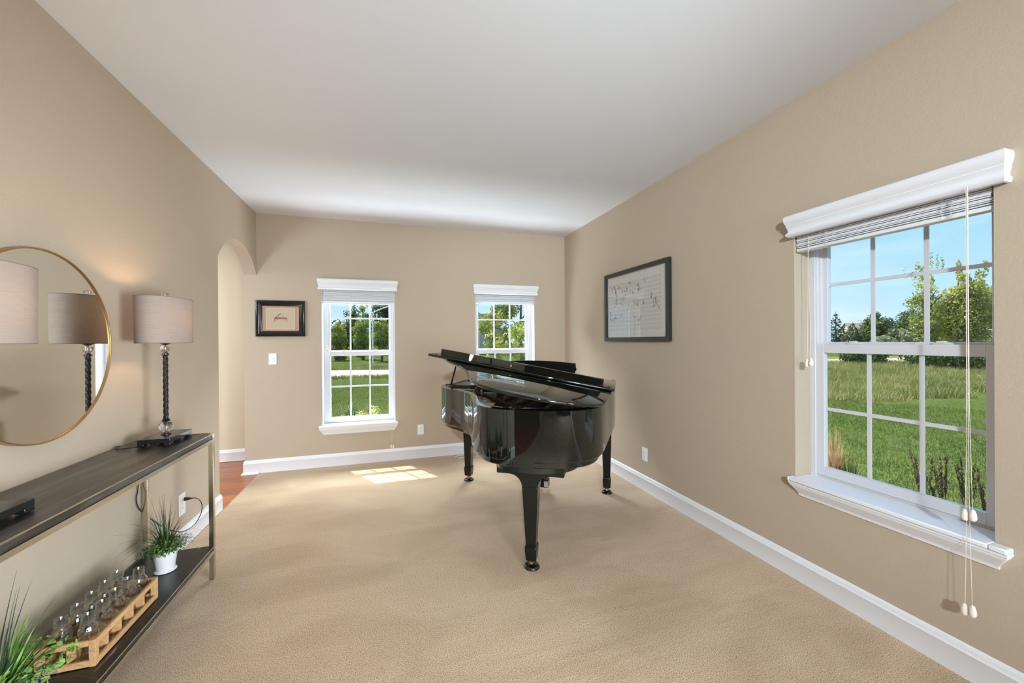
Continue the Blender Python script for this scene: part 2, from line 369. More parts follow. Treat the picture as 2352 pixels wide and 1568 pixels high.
# ------------------------------------------------------------------ windows
def window(name, L2W, w, zr, zm_lo, zm_up, stool_z, sa=0., sb=0., liner=True):
    """local frame: a along the opening (0..w), d outwards from the inner wall face; L2W maps (a,d,z)"""
    root = empty(name, L2W(w/2, 0, stool_z)); root['kind'] = 'structure'
    inv = root.location.copy()
    def mesh(n, m, boxes, bevel=0, par=root):
        b = MB()
        for a0, a1, d0, d1, z0, z1 in boxes:
            vs = [L2W(a, d, z)-inv for z in (z0, z1) for d in (d0, d1) for a in (a0, a1)]
            b.add(vs, [(0, 1, 3, 2), (4, 6, 7, 5), (0, 4, 5, 1), (2, 3, 7, 6), (0, 2, 6, 4), (1, 5, 7, 3)])
        return b.build(n, m, par, bevel=bevel)
    z0 = stool_z; top = 2.05
    fw = .030
    # outer frame with stepped jamb tracks
    mesh('window_frame', VINYL, [(0, fw, .118, .21, z0-.02, top), (w-fw, w, .118, .21, z0-.02, top), (0, w, .118, .21, top-.035, top), (0, w, .13, .21, z0-.02, z0+.012),
                                 (fw, fw+.008, .126, .2, zr, top), (w-fw-.008, w-fw, .126, .2, zr, top),
                                 (fw+.008, fw+.016, .145, .2, zr, top), (w-fw-.016, w-fw-.008, .145, .2, zr, top)], bevel=.0015)
    if liner: mesh('jamb_liner', VINYL, [(0, .006, .001, .119, z0, top), (w-.006, w, .001, .119, z0, top)])
    # lower sash (inner)
    st = .050; a0, a1 = fw-.006, w-fw+.006; dl0, dl1 = .124, .154
    ls = mesh('lower_sash', VINYL, [(a0, a0+st, dl0, dl1, z0+.012, zr+.05), (a1-st, a1, dl0, dl1, z0+.012, zr+.05),
                               (a0+st, a1-st, dl0, dl1, z0+.012, z0+.062), (a0+st, a1-st, dl0, dl1, zr, zr+.05)], bevel=.002)
    g0, g1 = a0+st, a1-st
    gw = (g1-g0)
    mesh('muntin_grid', VINYL, [(g0+gw*k/3-.009, g0+gw*k/3+.009, .137, .143, z0+.06, zr+.002) for k in (1, 2)]+[(g0, g1, .1365, .1435, zm_lo-.009, zm_lo+.009)], par=ls)
    mesh('glass_pane', GLASSW, [(g0-.004, g1+.004, .1475, .1495, z0+.058, zr+.004)], par=ls)
    # upper sash (outer)
    du0, du1 = .160, .190; su = .030; b0, b1 = fw+.010, w-fw-.010
    us = mesh('upper_sash', VINYL, [(b0, b0+su, du0, du1, zr+.02, top-.03), (b1-su, b1, du0, du1, zr+.02, top-.03), (b0+su, b1-su, du0, du1, zr+.02, zr+.062), (b0+su, b1-su, du0, du1, top-.055, top-.03)], bevel=.002)
    h0, h1 = b0+su, b1-su; hw = h1-h0
    mesh('muntin_grid', VINYL, [(h0+hw*k/3-.009, h0+hw*k/3+.009, .172, .178, zr+.06, top-.05) for k in (1, 2)]+[(h0, h1, .1715, .1785, zm_up-.009, zm_up+.009)], par=us)
    mesh('glass_pane', GLASSW, [(h0-.004, h1+.004, .1835, .1855, zr+.058, top-.05)], par=us)
    for k in (.27, .72):
        mesh('sash_lock', VINYL, [(w*k-.032, w*k+.032, .126, .150, zr+.05, zr+.056), (w*k-.012, w*k+.020, .128, .146, zr+.056, zr+.066)], bevel=.002, par=ls)
    # stool and moulded apron with mitred returns
    e = .025
    mesh('stool', TRIM, [(.0005, w-.0005, -.052, .124, z0-.020, z0), (-e-.006+sa, .0005, -.052, -.001, z0-.020, z0), (w-.0005, w+e+.006+sb, -.052, -.001, z0-.020, z0)], bevel=.005)
    zt = z0-.0195
    prof = [(0, zt), (.044, zt), (.044, zt-.012), (.040, zt-.016), (.040, zt-.020), (.030, zt-.034), (.020, zt-.050), (.013, zt-.062), (.010, zt-.066), (.010, zt-.078), (0, zt-.084)]
    # mitred returns: the profile also narrows the ends towards the bottom
    b = MB(); la, ra = -e+.040+sa, w+e-.040+sb
    L0 = [L2W(la-o, 0, z)-inv for o, z in prof]; L1 = [L2W(la-o, -o, z)-inv for o, z in prof]
    R1 = [L2W(ra+o, -o, z)-inv for o, z in prof]; R0 = [L2W(ra+o, 0, z)-inv for o, z in prof]
    b.loft([L0, L1, R1, R0]); b.build('apron', TRIM, root, sharp=40)
    return root
back_map = lambda x0: (lambda a, d, z: Vector((x0+a, YB+d, z)))
right_map = lambda y0: (lambda a, d, z: Vector((XR+d, y0+a, z)))
window('window_1', back_map(W1[0]), .775, 1.215, .862, 1.648, .452)
window('window_2', back_map(W2[0]), .778, 1.215, .862, 1.648, .452)
window('window_3', right_map(W3[0]), .777, 1.293, .977, 1.677, .587, sa=-.018, sb=-.018, liner=False)

# blinds: valance, raised slat stack, bottom rail, cords
def blind(L2W, w, bottom, label, cords, va=0., vb=0.):
    root = empty('window_blind', L2W(w/2, 0, 2.0), label=label, cat='blind', group='raised white slatted window blinds')
    inv = root.location.copy()
    V = lambda a, d, z: L2W(a, d, z)-inv
    zt, zb = 2.072, 1.952; hgt = zt-zb
    prof = [(0, zb), (.022, zb), (.030, zb+.006), (.0335, zb+.014), (.029, zb+.020), (.021, zb+.026), (.019, zb+.034), (.022, zb+.046), (.0285, zb+.056), (.031, zb+.060), (.028, zb+.064), (.031, zb+.068), (.039, zb+.080), (.0435, zb+.094), (.043, zb+.106), (.038, zb+.115), (.030, zt), (0, zt)]
    e0, e1 = -.016+va, w+.016+vb; b = MB()
    L0 = [V(e0-o*.45, 0, z) for o, z in prof]; L1 = [V(e0-o*.45, -.020-o, z) for o, z in prof]
    R1 = [V(e1+o*.45, -.020-o, z) for o, z in prof]; R0 = [V(e1+o*.45, 0, z) for o, z in prof]
    b.loft([L0, L1, R1, R0]); b.build('valance', VALM, root, sharp=35)
    rnd = random.Random(int(w*1000)+int(bottom*100))
    # head rail
    b = MB()
    def bx(mb, a0, a1, d0, d1, z0, z1, t=0):
        vs = [V(a, d, z+(t if d == d0 else 0)) for z in (z0, z1) for d in (d0, d1) for a in (a0, a1)]
        mb.add(vs, [(0, 1, 3, 2), (4, 6, 7, 5), (0, 4, 5, 1), (2, 3, 7, 6), (0, 2, 6, 4), (1, 5, 7, 3)])
    bx(b, .006, w-.006, .012, .062, 1.992, 2.045); b.build('head_rail', BLIND, root)
    zt2 = 1.990; n = int((zt2-bottom-.02)/.0072)
    b = MB()
    for i in range(n):                                     # gently bowed slats resting on one another
        z = bottom+.024+i*(zt2-bottom-.026)/n; t = rnd.uniform(-.003, .003); sh = rnd.uniform(-.004, .004); as_ = rnd.uniform(0, .004)
        rg = []
        for q in range(6):
            d = .010+sh+.050*q/5; zz = z+t*(q/5-.5)+.0030*(1-((q/5-.5)*2)**2)
            rg.append([V(.006+as_, d, zz), V(w-.006-as_, d, zz), V(w-.006-as_, d, zz+.0052), V(.006+as_, d, zz+.0052)])
        b.loft(rg)
    sl = b.build('slat_stack', BLIND, root, sharp=60)
    b = MB(); bx(b, .006, w-.006, .008, .058, bottom, bottom+.018, 0); b.build('bottom_rail', BLIND, root, bevel=.004)
    for k in (.17, .80):                                   # ladder tapes gathered into loops
        b = MB()
        for side in (-.016, .016):
            pts = []
            for i in range(28):
                z = bottom+.004+(1.988-bottom)*i/27
                pts.append(V(w*k+side+.007*math.sin(i*2.4+side*300), .003-.004*abs(math.sin(i*1.7)), z))
            b.tube(pts, .0010, 4)
        for i in range(6): 
            z = bottom+.02+(1.975-bottom)*i/6*.95
            b.tube([V(w*k-.018, .001, z), V(w*k, -.003, z+.006*math.sin(i*2)), V(w*k+.019, .001, z+.003)], .0009, 4)
        b.build('ladder_cord', CORDM if False else BLIND, root)
    # pull cords ending in wooden tassels; cords=(a, z of the tassels, distance before the wall)
    for a, zz, dd in cords:
        cm = MB()
        for q, off in enumerate((-.010, .010)):
            zq = zz-(.006 if q else 0)
            cm.tube([V(a+off*.15, dd, 1.962), V(a+off*.2, dd, 1.88), V(a+off*.3, dd, zq+.45), V(a+off, dd, zq+.03)], .0008, 6)
        c = cm.build('pull_cord', CORDM, root)
        for q, off in enumerate((-.010, .010)):
            zq = zz-(.006 if q else 0); p0 = V(a+off*1.15, dd, zq)
            prof2 = [(.0035, .034), (.006, .031), (.0095, .020), (.0115, .008), (.011, -.002), (.0075, -.009), (.003, -.011)]
            MB().lathe(prof2, tuple(p0), 14).build('cord_tassel', CORDM, c)
    return root
blind(back_map(W1[0]), .775, 1.800, 'raised white slatted blind on the left back-wall window, beside the small piano picture', [(.070, 1.305, -.006), (.735, .165, -.060)])
blind(back_map(W2[0]), .778, 1.838, 'raised white slatted blind on the narrow back-wall window behind the piano', [(.040, 1.235, -.006), (.735, .165, -.060)])
blind(right_map(W3[0]), .777, 1.868, 'raised white slatted blind on the large right-wall window', [(.045, .672, -.062), (.046, .300, -.064), (.700, 1.232, .004)], va=-.018, vb=-.018)

# ------------------------------------------------------------------ wall plates
def plate_map(side, a, z):
    if side == 'back': return lambda u, d, w: Vector((a+u, YB-d, z+w))
    if side == 'right': return lambda u, d, w: Vector((XR-d, a-u, z+w))
    return lambda u, d, w: Vector((XL+d, a+u, z+w))
def mboxes(F, inv, boxes):
    b = MB()
    for a0, a1, d0, d1, z0, z1 in boxes:
        b.add([F(a, d, z)-inv for z in (z0, z1) for d in (d0, d1) for a in (a0, a1)], [(0, 1, 3, 2), (4, 6, 7, 5), (0, 4, 5, 1), (2, 3, 7, 6), (0, 2, 6, 4), (1, 5, 7, 3)])
    return b
def outlet(side, a, z, w, h, label):
    F = plate_map(side, a, z); inv = F(0, 0, 0); root = empty('wall_outlet', inv, label=label, cat='outlet', group='white wall outlets')
    mboxes(F, inv, [(-w/2, w/2, 0, .006, -h/2, h/2)]).build('cover_plate', PLASTW, root, bevel=.0025)
    for s in (-1, 1):
        r = mboxes(F, inv, [(-.0165, .0165, .006, .0085, s*.0205-.0135, s*.0205+.0135)]).build('receptacle', PLASTW, root, bevel=.003)
        mboxes(F, inv, [(-.0075, -.0050, .0083, .0088, s*.0205-.002, s*.0205+.007), (.0050, .0072, .0083, .0088, s*.0205-.001, s*.0205+.006), (-.002, .002, .0083, .0088, s*.0205-.0095, s*.0205-.0055)]).build('slot', DARKH, r)
    mboxes(F, inv, [(-.002, .002, .006, .007, -.002, .002)]).build('screw', STEEL, root)
outlet('back', .341, .333, .072, .118, 'white double outlet low on the back wall, left of the piano')
outlet('right', 3.051, .330, .075, .122, 'white double outlet low on the right wall, under the framed sheet music')
outlet('left', 3.156, .297, .080, .142, 'white outlet with the black lamp plug, behind the console end')
def switch():
    F = plate_map('back', -1.192, 1.198); inv = F(0, 0, 0)
    root = empty('light_switch', inv, label='white toggle light switch on the back wall, below the small piano picture', cat='light switch')
    mboxes(F, inv, [(-.038, .038, 0, .006, -.060, .060)]).build('cover_plate', PLASTW, root, bevel=.0025)
    mboxes(F, inv, [(-.005, .005, .006, .009, -.012, .012)]).build('toggle_collar', PLASTW, root)
    mboxes(F, inv, [(-.0035, .0035, .006, .016, -.001, .008)]).build('toggle', PLASTW, root, bevel=.001)
    for s in (-1, 1): mboxes(F, inv, [(-.002, .002, .006, .007, s*.03-.002, s*.03+.002)]).build('screw', STEEL, root)
switch()
def floor_vent():
    root = empty('floor_vent', (.885, 4.628, 0), label='white slotted floor register in the carpet behind the left piano leg', cat='vent')
    b = MB(); w, d = .31, .125
    b.box(-w/2, w/2, -d/2, -d/2+.028, 0, .006); b.box(-w/2, w/2, d/2-.028, d/2, 0, .006); b.box(-w/2, -w/2+.022, -d/2, d/2, 0, .006); b.box(w/2-.022, w/2, -d/2, d/2, 0, .006)
    b.build('frame', mat('ivory_metal', (.72, .68, .60), .4), root, bevel=.002)
    b = MB()
    for i in range(24):
        x = -w/2+.026+i*(w-.05)/23.5; b.box(x, x+.0055, -d/2+.027, d/2-.027, .001, .005)
    b.build('louvre', MATS['ivory_metal'], root)
    B('duct', DARKH, root, (-w/2+.02, w/2-.02, -d/2+.026, d/2-.026, .0002, .0012))
floor_vent()

# ------------------------------------------------------------------ pictures
def small_picture():
    x0, x1, z0, z1 = -1.343, -.878, 1.438, 1.820; y = YB
    root = empty('picture_frame', ((x0+x1)/2, y, (z0+z1)/2), label='small black-framed drawing of a brown grand piano with a salmon mat, on the back wall', cat='picture')
    iv = root.location
    P = lambda x, yy, z: Vector((x, yy, z))-iv
    prof = [(0, .0), (0, .024), (.006, .030), (.018, .033), (.030, .030), (.040, .022), (.046, .018), (.055, .016), (.058, .012), (.058, 0)]
    b = MB(); rings = []
    for cx, cz, sx, sz in ((x0, z0, 1, 1), (x1, z0, -1, 1), (x1, z1, -1, -1), (x0, z1, 1, -1)):
        rings.append([P(cx+sx*o, y-d, cz+sz*o) for o, d in prof])
    rings.append(rings[0]); b.loft(rings, True, False); b.build('frame', mat('black_frame_gloss', (.006, .007, .006), .22, spec=.55), root, sharp=35)
    f = .056
    B('mat_board', mat('salmon_mat_board', (.58, .36, .25), .9), root, (x0+f-iv.x, x1-f-iv.x, -.010, -.004, z0+f-iv.z, z1-f-iv.z))
    px0, px1, pz0, pz1 = -1.243, -.981, 1.520, 1.735
    B('mat_bevel', mat('cream_bevel', (.80, .70, .55), .9), root, (px0-.006-iv.x, px1+.006-iv.x, -.0115, -.0095, pz0-.006-iv.z, pz1+.006-iv.z))
    pr = B('print_paper', mat('cream_print_paper', (.66, .54, .38), .95), root, (px0-iv.x, px1-iv.x, -.0125, -.011, pz0-iv.z, pz1-iv.z))
    D = mat('brown_ink', (.10, .045, .022), .9); R = mat('russet_ink', (.42, .15, .07), .9); G = mat('grey_ink', (.42, .36, .28), .9)
    cx, cz = -1.112, 1.628; t0, t1 = -.0130, -.0124
    def poly(pts, m, name):
        MB().prism(pts, lambda a, c: (cx+a-iv.x, t0, cz+c-iv.z), lambda a, c: (cx+a-iv.x, t1, cz+c-iv.z)).build(name, m, pr, sharp=0)
    ln = lambda a, c, e, g, w=.0016: [(a-w*(g-c)/max(1e-6, math.hypot(e-a, g-c)), c+w*(e-a)/max(1e-6, math.hypot(e-a, g-c))), (a+w*(g-c)/max(1e-6, math.hypot(e-a, g-c)), c-w*(e-a)/max(1e-6, math.hypot(e-a, g-c))), (e+w*(g-c)/max(1e-6, math.hypot(e-a, g-c)), g-w*(e-a)/max(1e-6, math.hypot(e-a, g-c))), (e-w*(g-c)/max(1e-6, math.hypot(e-a, g-c)), g+w*(e-a)/max(1e-6, math.hypot(e-a, g-c)))]
    poly([(-.056, -.006), (.058, -.006), (.058, .011), (-.052, .011), (-.058, .005)], R, 'drawn_case')
    poly(ln(-.052, .010, .002, .054, .003), D, 'drawn_lid'); poly(ln(.001, .056, .034, .016, .0008), D, 'drawn_prop')
    poly(ln(-.058, .008, -.057, -.034, .0018), D, 'drawn_leg'); poly(ln(.059, .008, .062, -.036, .0018), D, 'drawn_leg')
    poly(ln(-.035, -.006, -.035, -.026, .0016), D, 'drawn_leg'); poly(ln(.038, -.006, .038, -.026, .0016), D, 'drawn_leg')
    poly(ln(-.05, .012, .058, .012, .0015), D, 'drawn_rim')
    for a in (-.006, .006): poly(ln(a, -.006, a, -.030, .0007), G, 'drawn_lyre')
    poly(ln(-.008, -.031, .008, -.031, .0009), G, 'drawn_lyre')
    poly(ln(-.015, .022, -.010, .030, .0008), G, 'drawn_desk'); poly(ln(-.010, .030, .010, .030, .0008), G, 'drawn_desk'); poly(ln(.010, .030, .016, .018, .0008), G, 'drawn_desk')
    B('picture_glass', GLASSP, root, (x0+f-iv.x, x1-f-iv.x, -.0165, -.0150, z0+f-iv.z, z1-f-iv.z))
small_picture()
def music_picture():
    y0, y1, z0, z1 = 2.683, 3.690, 1.363, 2.056
    root = empty('picture_frame', (XR, (y0+y1)/2, (z0+z1)/2), label='large black-framed sheet music print on the right wall, between corner and window', cat='picture')
    iv = root.location; P = lambda d, y, z: Vector((XR-d, y, z))-iv
    BF = mat('black_frame_satin', (.018, .020, .018), .30, spec=.6)
    prof = [(0, 0), (0, .030), (.0015, .0315), (.036, .0315), (.0375, .030), (.0375, 0)]
    b = MB(); rings = []
    for cy, cz, sy, sz in ((y0, z0, 1, 1), (y1, z0, -1, 1), (y1, z1, -1, -1), (y0, z1, 1, -1)):
        rings.append([P(d, cy+sy*o, cz+sz*o) for o, d in prof])
    rings.append(rings[0]); b.loft(rings, True, False); b.build('frame', BF, root, sharp=35)
    def bx(name, m, par, ya, yb, za, zb, d0, d1): return MB().box(-d1, -d0, ya-iv.y, yb-iv.y, za-iv.z, zb-iv.z).build(name, m, par)
    pp = bx('print_paper', mat('white_print_paper', (.74, .72, .66), .95), root, y0+.036, y1-.036, z0+.036, z1-.036, .006, .010)
    ink = mat('dark_ink', (.10, .095, .085), .9); lin = mat('grey_staff_ink', (.34, .33, .30), .9)
    a0, a1, b0, b1 = 2.805, 3.635, 1.462, 1.945; d0, d1 = .0099, .0104
    rows = 13; b = MB()
    for r in range(rows):                                  # five-line staves
        zc = b1-(r+.5)*(b1-b0)/rows
        for k in range(-2, 3):
            z = zc+k*.0052; b.box(-d1, -d0, a0-iv.y, a1-iv.y, z-.00045-iv.z, z+.00045-iv.z)
    for r in range(rows):
        zc = b1-(r+.5)*(b1-b0)/rows
        for yy in (a0, a1): b.box(-d1, -d0, yy-.001-iv.y, yy+.001-iv.y, zc-.0104-iv.z, zc+.0104-iv.z)
    b.build('printed_staves', lin, pp, sharp=0)
    rnd = random.Random(11); b = MB()
    for c in range(34):                                    # wandering runs of notes
        y = rnd.uniform(a0+.03, a1-.03); z = b1-rnd.uniform(.02, .40)*(1 if rnd.random() < .7 else .6); step = rnd.choice((-1, 1))*.0052
        for q in range(rnd.randint(7, 19)):
            y += rnd.uniform(-.012, .016); z += step*rnd.choice((0, 1, 1, -1, 2)); 
            if not (a0+.012 < y < a1-.012 and b0+.02 < z < b1-.012): break
            r_ = .0024
            b.prism([(r_*1.35*math.cos(t*PI/4), r_*math.sin(t*PI/4)) for t in range(8)], lambda a, c_: (-d1-.0002, y+a-iv.y, z+c_-iv.z), lambda a, c_: (-d0, y+a-iv.y, z+c_-iv.z))
            if rnd.random() < .8:
                s_ = rnd.choice((-1, 1)); b.box(-d1-.0002, -d0, y+s_*.0028-.0004-iv.y, y+s_*.0028+.0004-iv.y, z-iv.z, z+s_*.013-iv.z)
            if rnd.random() < .35: b.box(-d1-.0002, -d0, y-iv.y, y+.014-iv.y, z+.012-iv.z, z+.0136-iv.z)
    b.build('printed_notes', ink, pp, sharp=0)
    b = MB()
    for q in range(26):
        if q % 7 != 5: b.box(-d1, -d0, 3.02+q*.0095-iv.y, 3.026+q*.0095-iv.y, 1.4285-iv.z, 1.431-iv.z)
    b.build('printed_caption', lin, pp, sharp=0)
    bx('picture_glass', GLASSP, root, y0+.036, y1-.036, z0+.036, z1-.036, .018, .0195)
music_picture()

# ------------------------------------------------------------------ mirror, console, lamps
def mirror():
    cy, cz, R = 2.042, 1.366, .385
    root = empty('wall_mirror', (XL, cy, cz), label='large round mirror with a thin brass frame above the console table', cat='mirror')
    fr = mat('antique_brass_frame', (.50, .30, .12), .35, metal=.9)
    def ring(prof, n=96):
        return [[(d, r*math.cos(2*PI*k/n), r*math.sin(2*PI*k/n)) for r, d in prof] for k in range(n+1)]
    b = MB(); b.loft(ring([(R-.006, .002), (R-.006, .0285), (R-.005, .030), (R-.001, .030), (R, .029), (R, .002)]), True, False)
    b.build('frame', fr, root, sharp=40)
    mm = mat('mirror_silver', (.90, .92, .90), .0, metal=1.)
    b = MB(); n = 96
    b.prism([((R-.0058)*math.cos(2*PI*k/n), (R-.0058)*math.sin(2*PI*k/n)) for k in range(n)], lambda a, c: (.010, a, c), lambda a, c: (.024, a, c))
    b.build('mirror_glass', mm, root, sharp=30)
mirror()

def worn_wood(name, base, streak, sc, lo, hi, rough):
    if name in MATS: return MATS[name]
    return mat(name, base, rough, spec=.5, var=(sc, streak, lo, hi, (9, .9, 9)), bump=(60, .12, 4, .002))
WTOP = worn_wood('charcoal_plank_top', (.018, .017, .016), (.105, .10, .088), 3.6, .44, .66, .30)
WSHELF = worn_wood('black_worn_shelf', (.009, .0095, .0095), (.34, .33, .30), 5.0, .655, .76, .36)
def console():
    x0, x1, y0, y1 = -1.320, -.985, 1.120, 2.712
    root = empty('console_table', ((x0+x1)/2, (y0+y1)/2, 0), label='narrow console table of champagne metal with dark wooden top and shelf, against the left wall', cat='table')
    c = root.location
    def q(name, m, *bx, **k): return B(name, m, root, *[(a-c.x, b-c.x, d-c.y, e-c.y, f, g) for a, b, d, e, f, g in bx], **k)
    t = .024; zt = .848
    q('table_top', WTOP, (x0+.003, x1-.004, y0+.004, y1-.004, .8165, zt-.0015), bevel=.001)
    q('top_frame', CHAMP, (x1-t, x1, y0, y1, .797, .816), (x0, x0+t, y0, y1, .797, .816), (x0+t, x1-t, y0, y0+t, .797, .816), (x0+t, x1-t, y1-t, y1, .797, .816),
      (x1-.0035, x1, y0, y1, zt-.004, zt+.0005), (x0+.004, x1-.0035, y1-.0035, y1, zt-.004, zt+.0005), (x0+.004, x1-.0035, y0, y0+.0035, zt-.004, zt+.0005), bevel=.0006)
    zs = .190
    q('lower_shelf', WSHELF, (x0+.003, x1-.004, y0+.004, y1-.004, zs-.022, zs-.0005), bevel=.001)
    q('shelf_frame', CHAMP, (x1-t, x1, y0+t, y1-t, zs-.041, zs-.0225), (x0, x0+t, y0+t, y1-t, zs-.041, zs-.0225), (x0+t, x1-t, y0, y0+t, zs-.041, zs-.0225), (x0+t, x1-t, y1-t, y1, zs-.041, zs-.0225),
      (x1-.0035, x1, y0+.022, y1-.022, zs-.003, zs+.0010), bevel=.0006)
    for a, b_ in ((x0, x0+.0235), (x1-.0235, x1)):
        for d, e in ((y0, y0+.0235), (y1-.0235, y1)):
            q('leg', CHAMP, (a, b_, d, e, .004, .797), (a+.0005, b_-.0005, d+.0005, e-.0005, .797, zt) if a > -1.2 else (a, b_, d, e, .78, .797), bevel=.0008)
            q('foot_pad', BLACKM, (a+.003, b_-.003, d+.003, e-.003, 0, .004))
console()

SHADE = None
def linen():
    global SHADE
    m = bpy.data.materials.new('linen_lamp_shade'); m.use_nodes = True; N = m.node_tree.nodes; L = m.node_tree.links; N.clear()
    out = N.new('ShaderNodeOutputMaterial'); tc = N.new('ShaderNodeTexCoord'); mp = N.new('ShaderNodeMapping'); mp.inputs['Scale'].default_value = (8, 8, 220)
    nz = N.new('ShaderNodeTexNoise'); nz.inputs['Scale'].default_value = 2.5; nz.inputs['Detail'].default_value = 4
    L.new(tc.outputs['Object'], mp.inputs[0]); L.new(mp.outputs[0], nz.inputs['Vector'])
    cr = N.new('ShaderNodeValToRGB'); cr.color_ramp.elements[0].position = .3; cr.color_ramp.elements[1].position = .7
    cr.color_ramp.elements[0].color = (.48, .43, .38, 1); cr.color_ramp.elements[1].color = (.56, .51, .46, 1); L.new(nz.outputs[0], cr.inputs[0])
    d = N.new('ShaderNodeBsdfDiffuse'); t = N.new('ShaderNodeBsdfTranslucent'); mx = N.new('ShaderNodeMixShader'); mx.inputs[0].default_value = .42
    L.new(cr.outputs[0], d.inputs[0]); L.new(cr.outputs[0], t.inputs[0]); L.new(d.outputs[0], mx.inputs[1]); L.new(t.outputs[0], mx.inputs[2]); L.new(mx.outputs[0], out.inputs[0])
    SHADE = m
linen()
def lamp(x, y, label, cord=False):
    zt = .8485
    root = empty('table_lamp', (x, y, zt), label=label, cat='lamp', group='black twisted table lamps')
    # rectangular pierced base on four corner feet
    b = MB(); hw, hl = .068, .118
    b.box(-hw, hw, -hl, hl, .015, .0375)
    for sx in (-1, 1):
        for sy in (-1, 1): b.box(sx*hw, sx*(hw-.026), sy*hl, sy*(hl-.036), 0, .015)
    b.box(-.018, .018, -hl+.004, -hl+.012, .007, .015); b.box(-.018, .018, hl-.012, hl-.004, .007, .015)
    b.build('base', mat('black_lamp_base', (.012, .012, .011), .14, spec=.6), root, bevel=.0015)
    MB().lathe([(.022, .0375), (.022, .041), (.012, .044), (.012, .048)], n=28).build('base_collar', BLACKM, root)
    cr = crystal('clear_crystal')
    sph = lambda r, zc, ql=.92, n=14: [(max(.001, r*math.sin(PI*(i+.35)/(n+.7))), zc-r*ql*math.cos(PI*(i+.35)/(n+.7))) for i in range(n+1)]
    MB().lathe(sph(.031, .0785), n=32).build('crystal_ball', cr, root)
    MB().lathe([(.004, .050), (.004, .108)], n=12).build('centre_rod', STEEL, root)
    MB().lathe([(.010, .106), (.018, .108), (.019, .112), (.013, .115), (.016, .119), (.011, .122)], n=24).build('pole_collar', BLACKM, root)
    # rope-twisted pole
    n = 96; st = 230; rings = []
    z0, z1 = .120, .462
    for i in range(st+1):
        z = z0+(z1-z0)*i/st; tw = i/st*13.0
        ring = []
        for k in range(28):
            a = 2*PI*k/28; r = .0080+.0036*abs(math.sin(1.5*a-tw*PI/2*1.6))
            ring.append((r*math.cos(a), r*math.sin(a), z))
        rings.append(ring)
    MB().loft(rings).build('twisted_pole', mat('black_rope_metal', (.006, .006, .006), .42, spec=.4), root, sharp=70)
    MB().lathe([(.011, .460), (.0165, .463), (.0165, .467), (.012, .470), (.012, .474), (.009, .476)], n=24).build('pole_collar', BLACKM, root)
    MB().lathe(sph(.0225, .496), n=28).build('crystal_ball', cr, root)
    MB().lathe([(.0035, .474), (.0035, .70)], n=10).build('centre_rod', STEEL, root)
    MB().lathe([(.008, .516), (.014, .519), (.026, .527), (.030, .532), (.006, .533)], n=28).build('shade_cup', BLACKM, root)
    # oval drum shade, open above and below
    a, c_ = .104, .182; zb, zu = .527, .764; NN = 72
    def rg(s, z): return [((a*s)*math.cos(2*PI*k/NN), (c_*s)*math.sin(2*PI*k/NN), z) for k in range(NN)]
    b = MB(); b.loft([rg(.985, zb), rg(1.0, zu), rg(.985, zu), rg(.970, zb), rg(.985, zb)], True, False)
    sh = b.build('lamp_shade', SHADE, root, sharp=40)
    for z, s in ((zb, .985), (zu, 1.0)):
        b = MB(); b.tube([p for p in rg(s-.004, z)]+[rg(s-.004, z)[0]], .0017, 6, False); b.build('shade_trim', mat('dark_linen_edge', (.25, .22, .19), .9), sh)
    b = MB()
    for an in (0, 2*PI/3, 4*PI/3): b.tube([(0, 0, zu-.012), (.985*a*math.cos(an), .985*c_*math.sin(an), zu-.004)], .0013, 5)
    b.build('shade_spider', STEEL, root)
    MB().lathe([(.004, .700), (.011, .702), (.011, .735), (.004, .738)], n=16).build('socket', BRASS, root) if False else None
    MB().lathe([(.012, .565), (.014, .60), (.014, .615)], n=16).build('socket', BRASS, root)
    bl = MB().lathe(sph(.026, .655, 1.1), n=20).build('bulb', mat('bulb_glow', (1, .9, .75), .5), root)
    bm_ = MATS['bulb_glow'].node_tree.nodes['Principled BSDF']; bm_.inputs['Emission Color'].default_value = (1, .64, .42, 1); bm_.inputs['Emission Strength'].default_value = 150
    MB().lathe([(.004, .740), (.004, zu+.012)], n=8).build('finial_stem', STEEL, root)
    MB().lathe([(.007, zu+.010), (.009, zu+.013), (.006, zu+.015)]+[(r, z) for r, z in sph(.0165, zu+.025, .62, 10)], n=24).build('finial', cr, root)
    if cord:
        C = lambda X, Y, Z: (X-x, Y-y, Z-zt)
        pts = [C(x-.055, y-.10, .852), C(-1.225, 2.42, .856), C(-1.285, 2.43, .852), C(-1.3285, 2.50, .8505), C(-1.3305, 2.62, .80), C(-1.330, 2.68, .70), C(-1.326, 2.665, .58), C(-1.324, 2.645, .527), C(-1.322, 2.662, .472), C(-1.318, 2.72, .405),
               C(-1.310, 2.80, .330), C(-1.295, 2.90, .24), C(-1.27, 2.99, .18), C(-1.255, 3.08, .165), C(-1.248, 3.16, .178), C(-1.245, 3.215, .225), C(-1.248, 3.205, .285), C(-1.258, 3.165, .325), C(-1.275, 3.158, .330), C(-1.29, 3.156, .330)]
        # smooth
        def cr_(P, m=8):
            P = [Vector(p) for p in P]; out = []
            for i in range(len(P)-1):
                p0, p1, p2, p3 = P[max(i-1, 0)], P[i], P[i+1], P[min(i+2, len(P)-1)]
                for j in range(m):
                    t = j/m; out.append(.5*((2*p1)+(p2-p0)*t+(2*p0-5*p1+4*p2-p3)*t*t+(3*p1-p0-3*p2+p3)*t**3))
            out.append(P[-1]); return out
        cd = MB().tube(cr_(pts), .0026, 7).build('power_cord', BLACKM, root)
        p = C(-1.3275, 3.156, .3175+.0125)
        b = MB(); b.lathe([(.013, 0), (.012, .006), (.009, .022), (.005, .036), (.003, .046)], n=14)
        b.v = [(p[0]+.008+v[2], p[1]+v[1], p[2]+v[0]) for v in b.v]; b.build('plug', BLACKM, cd)
    else:
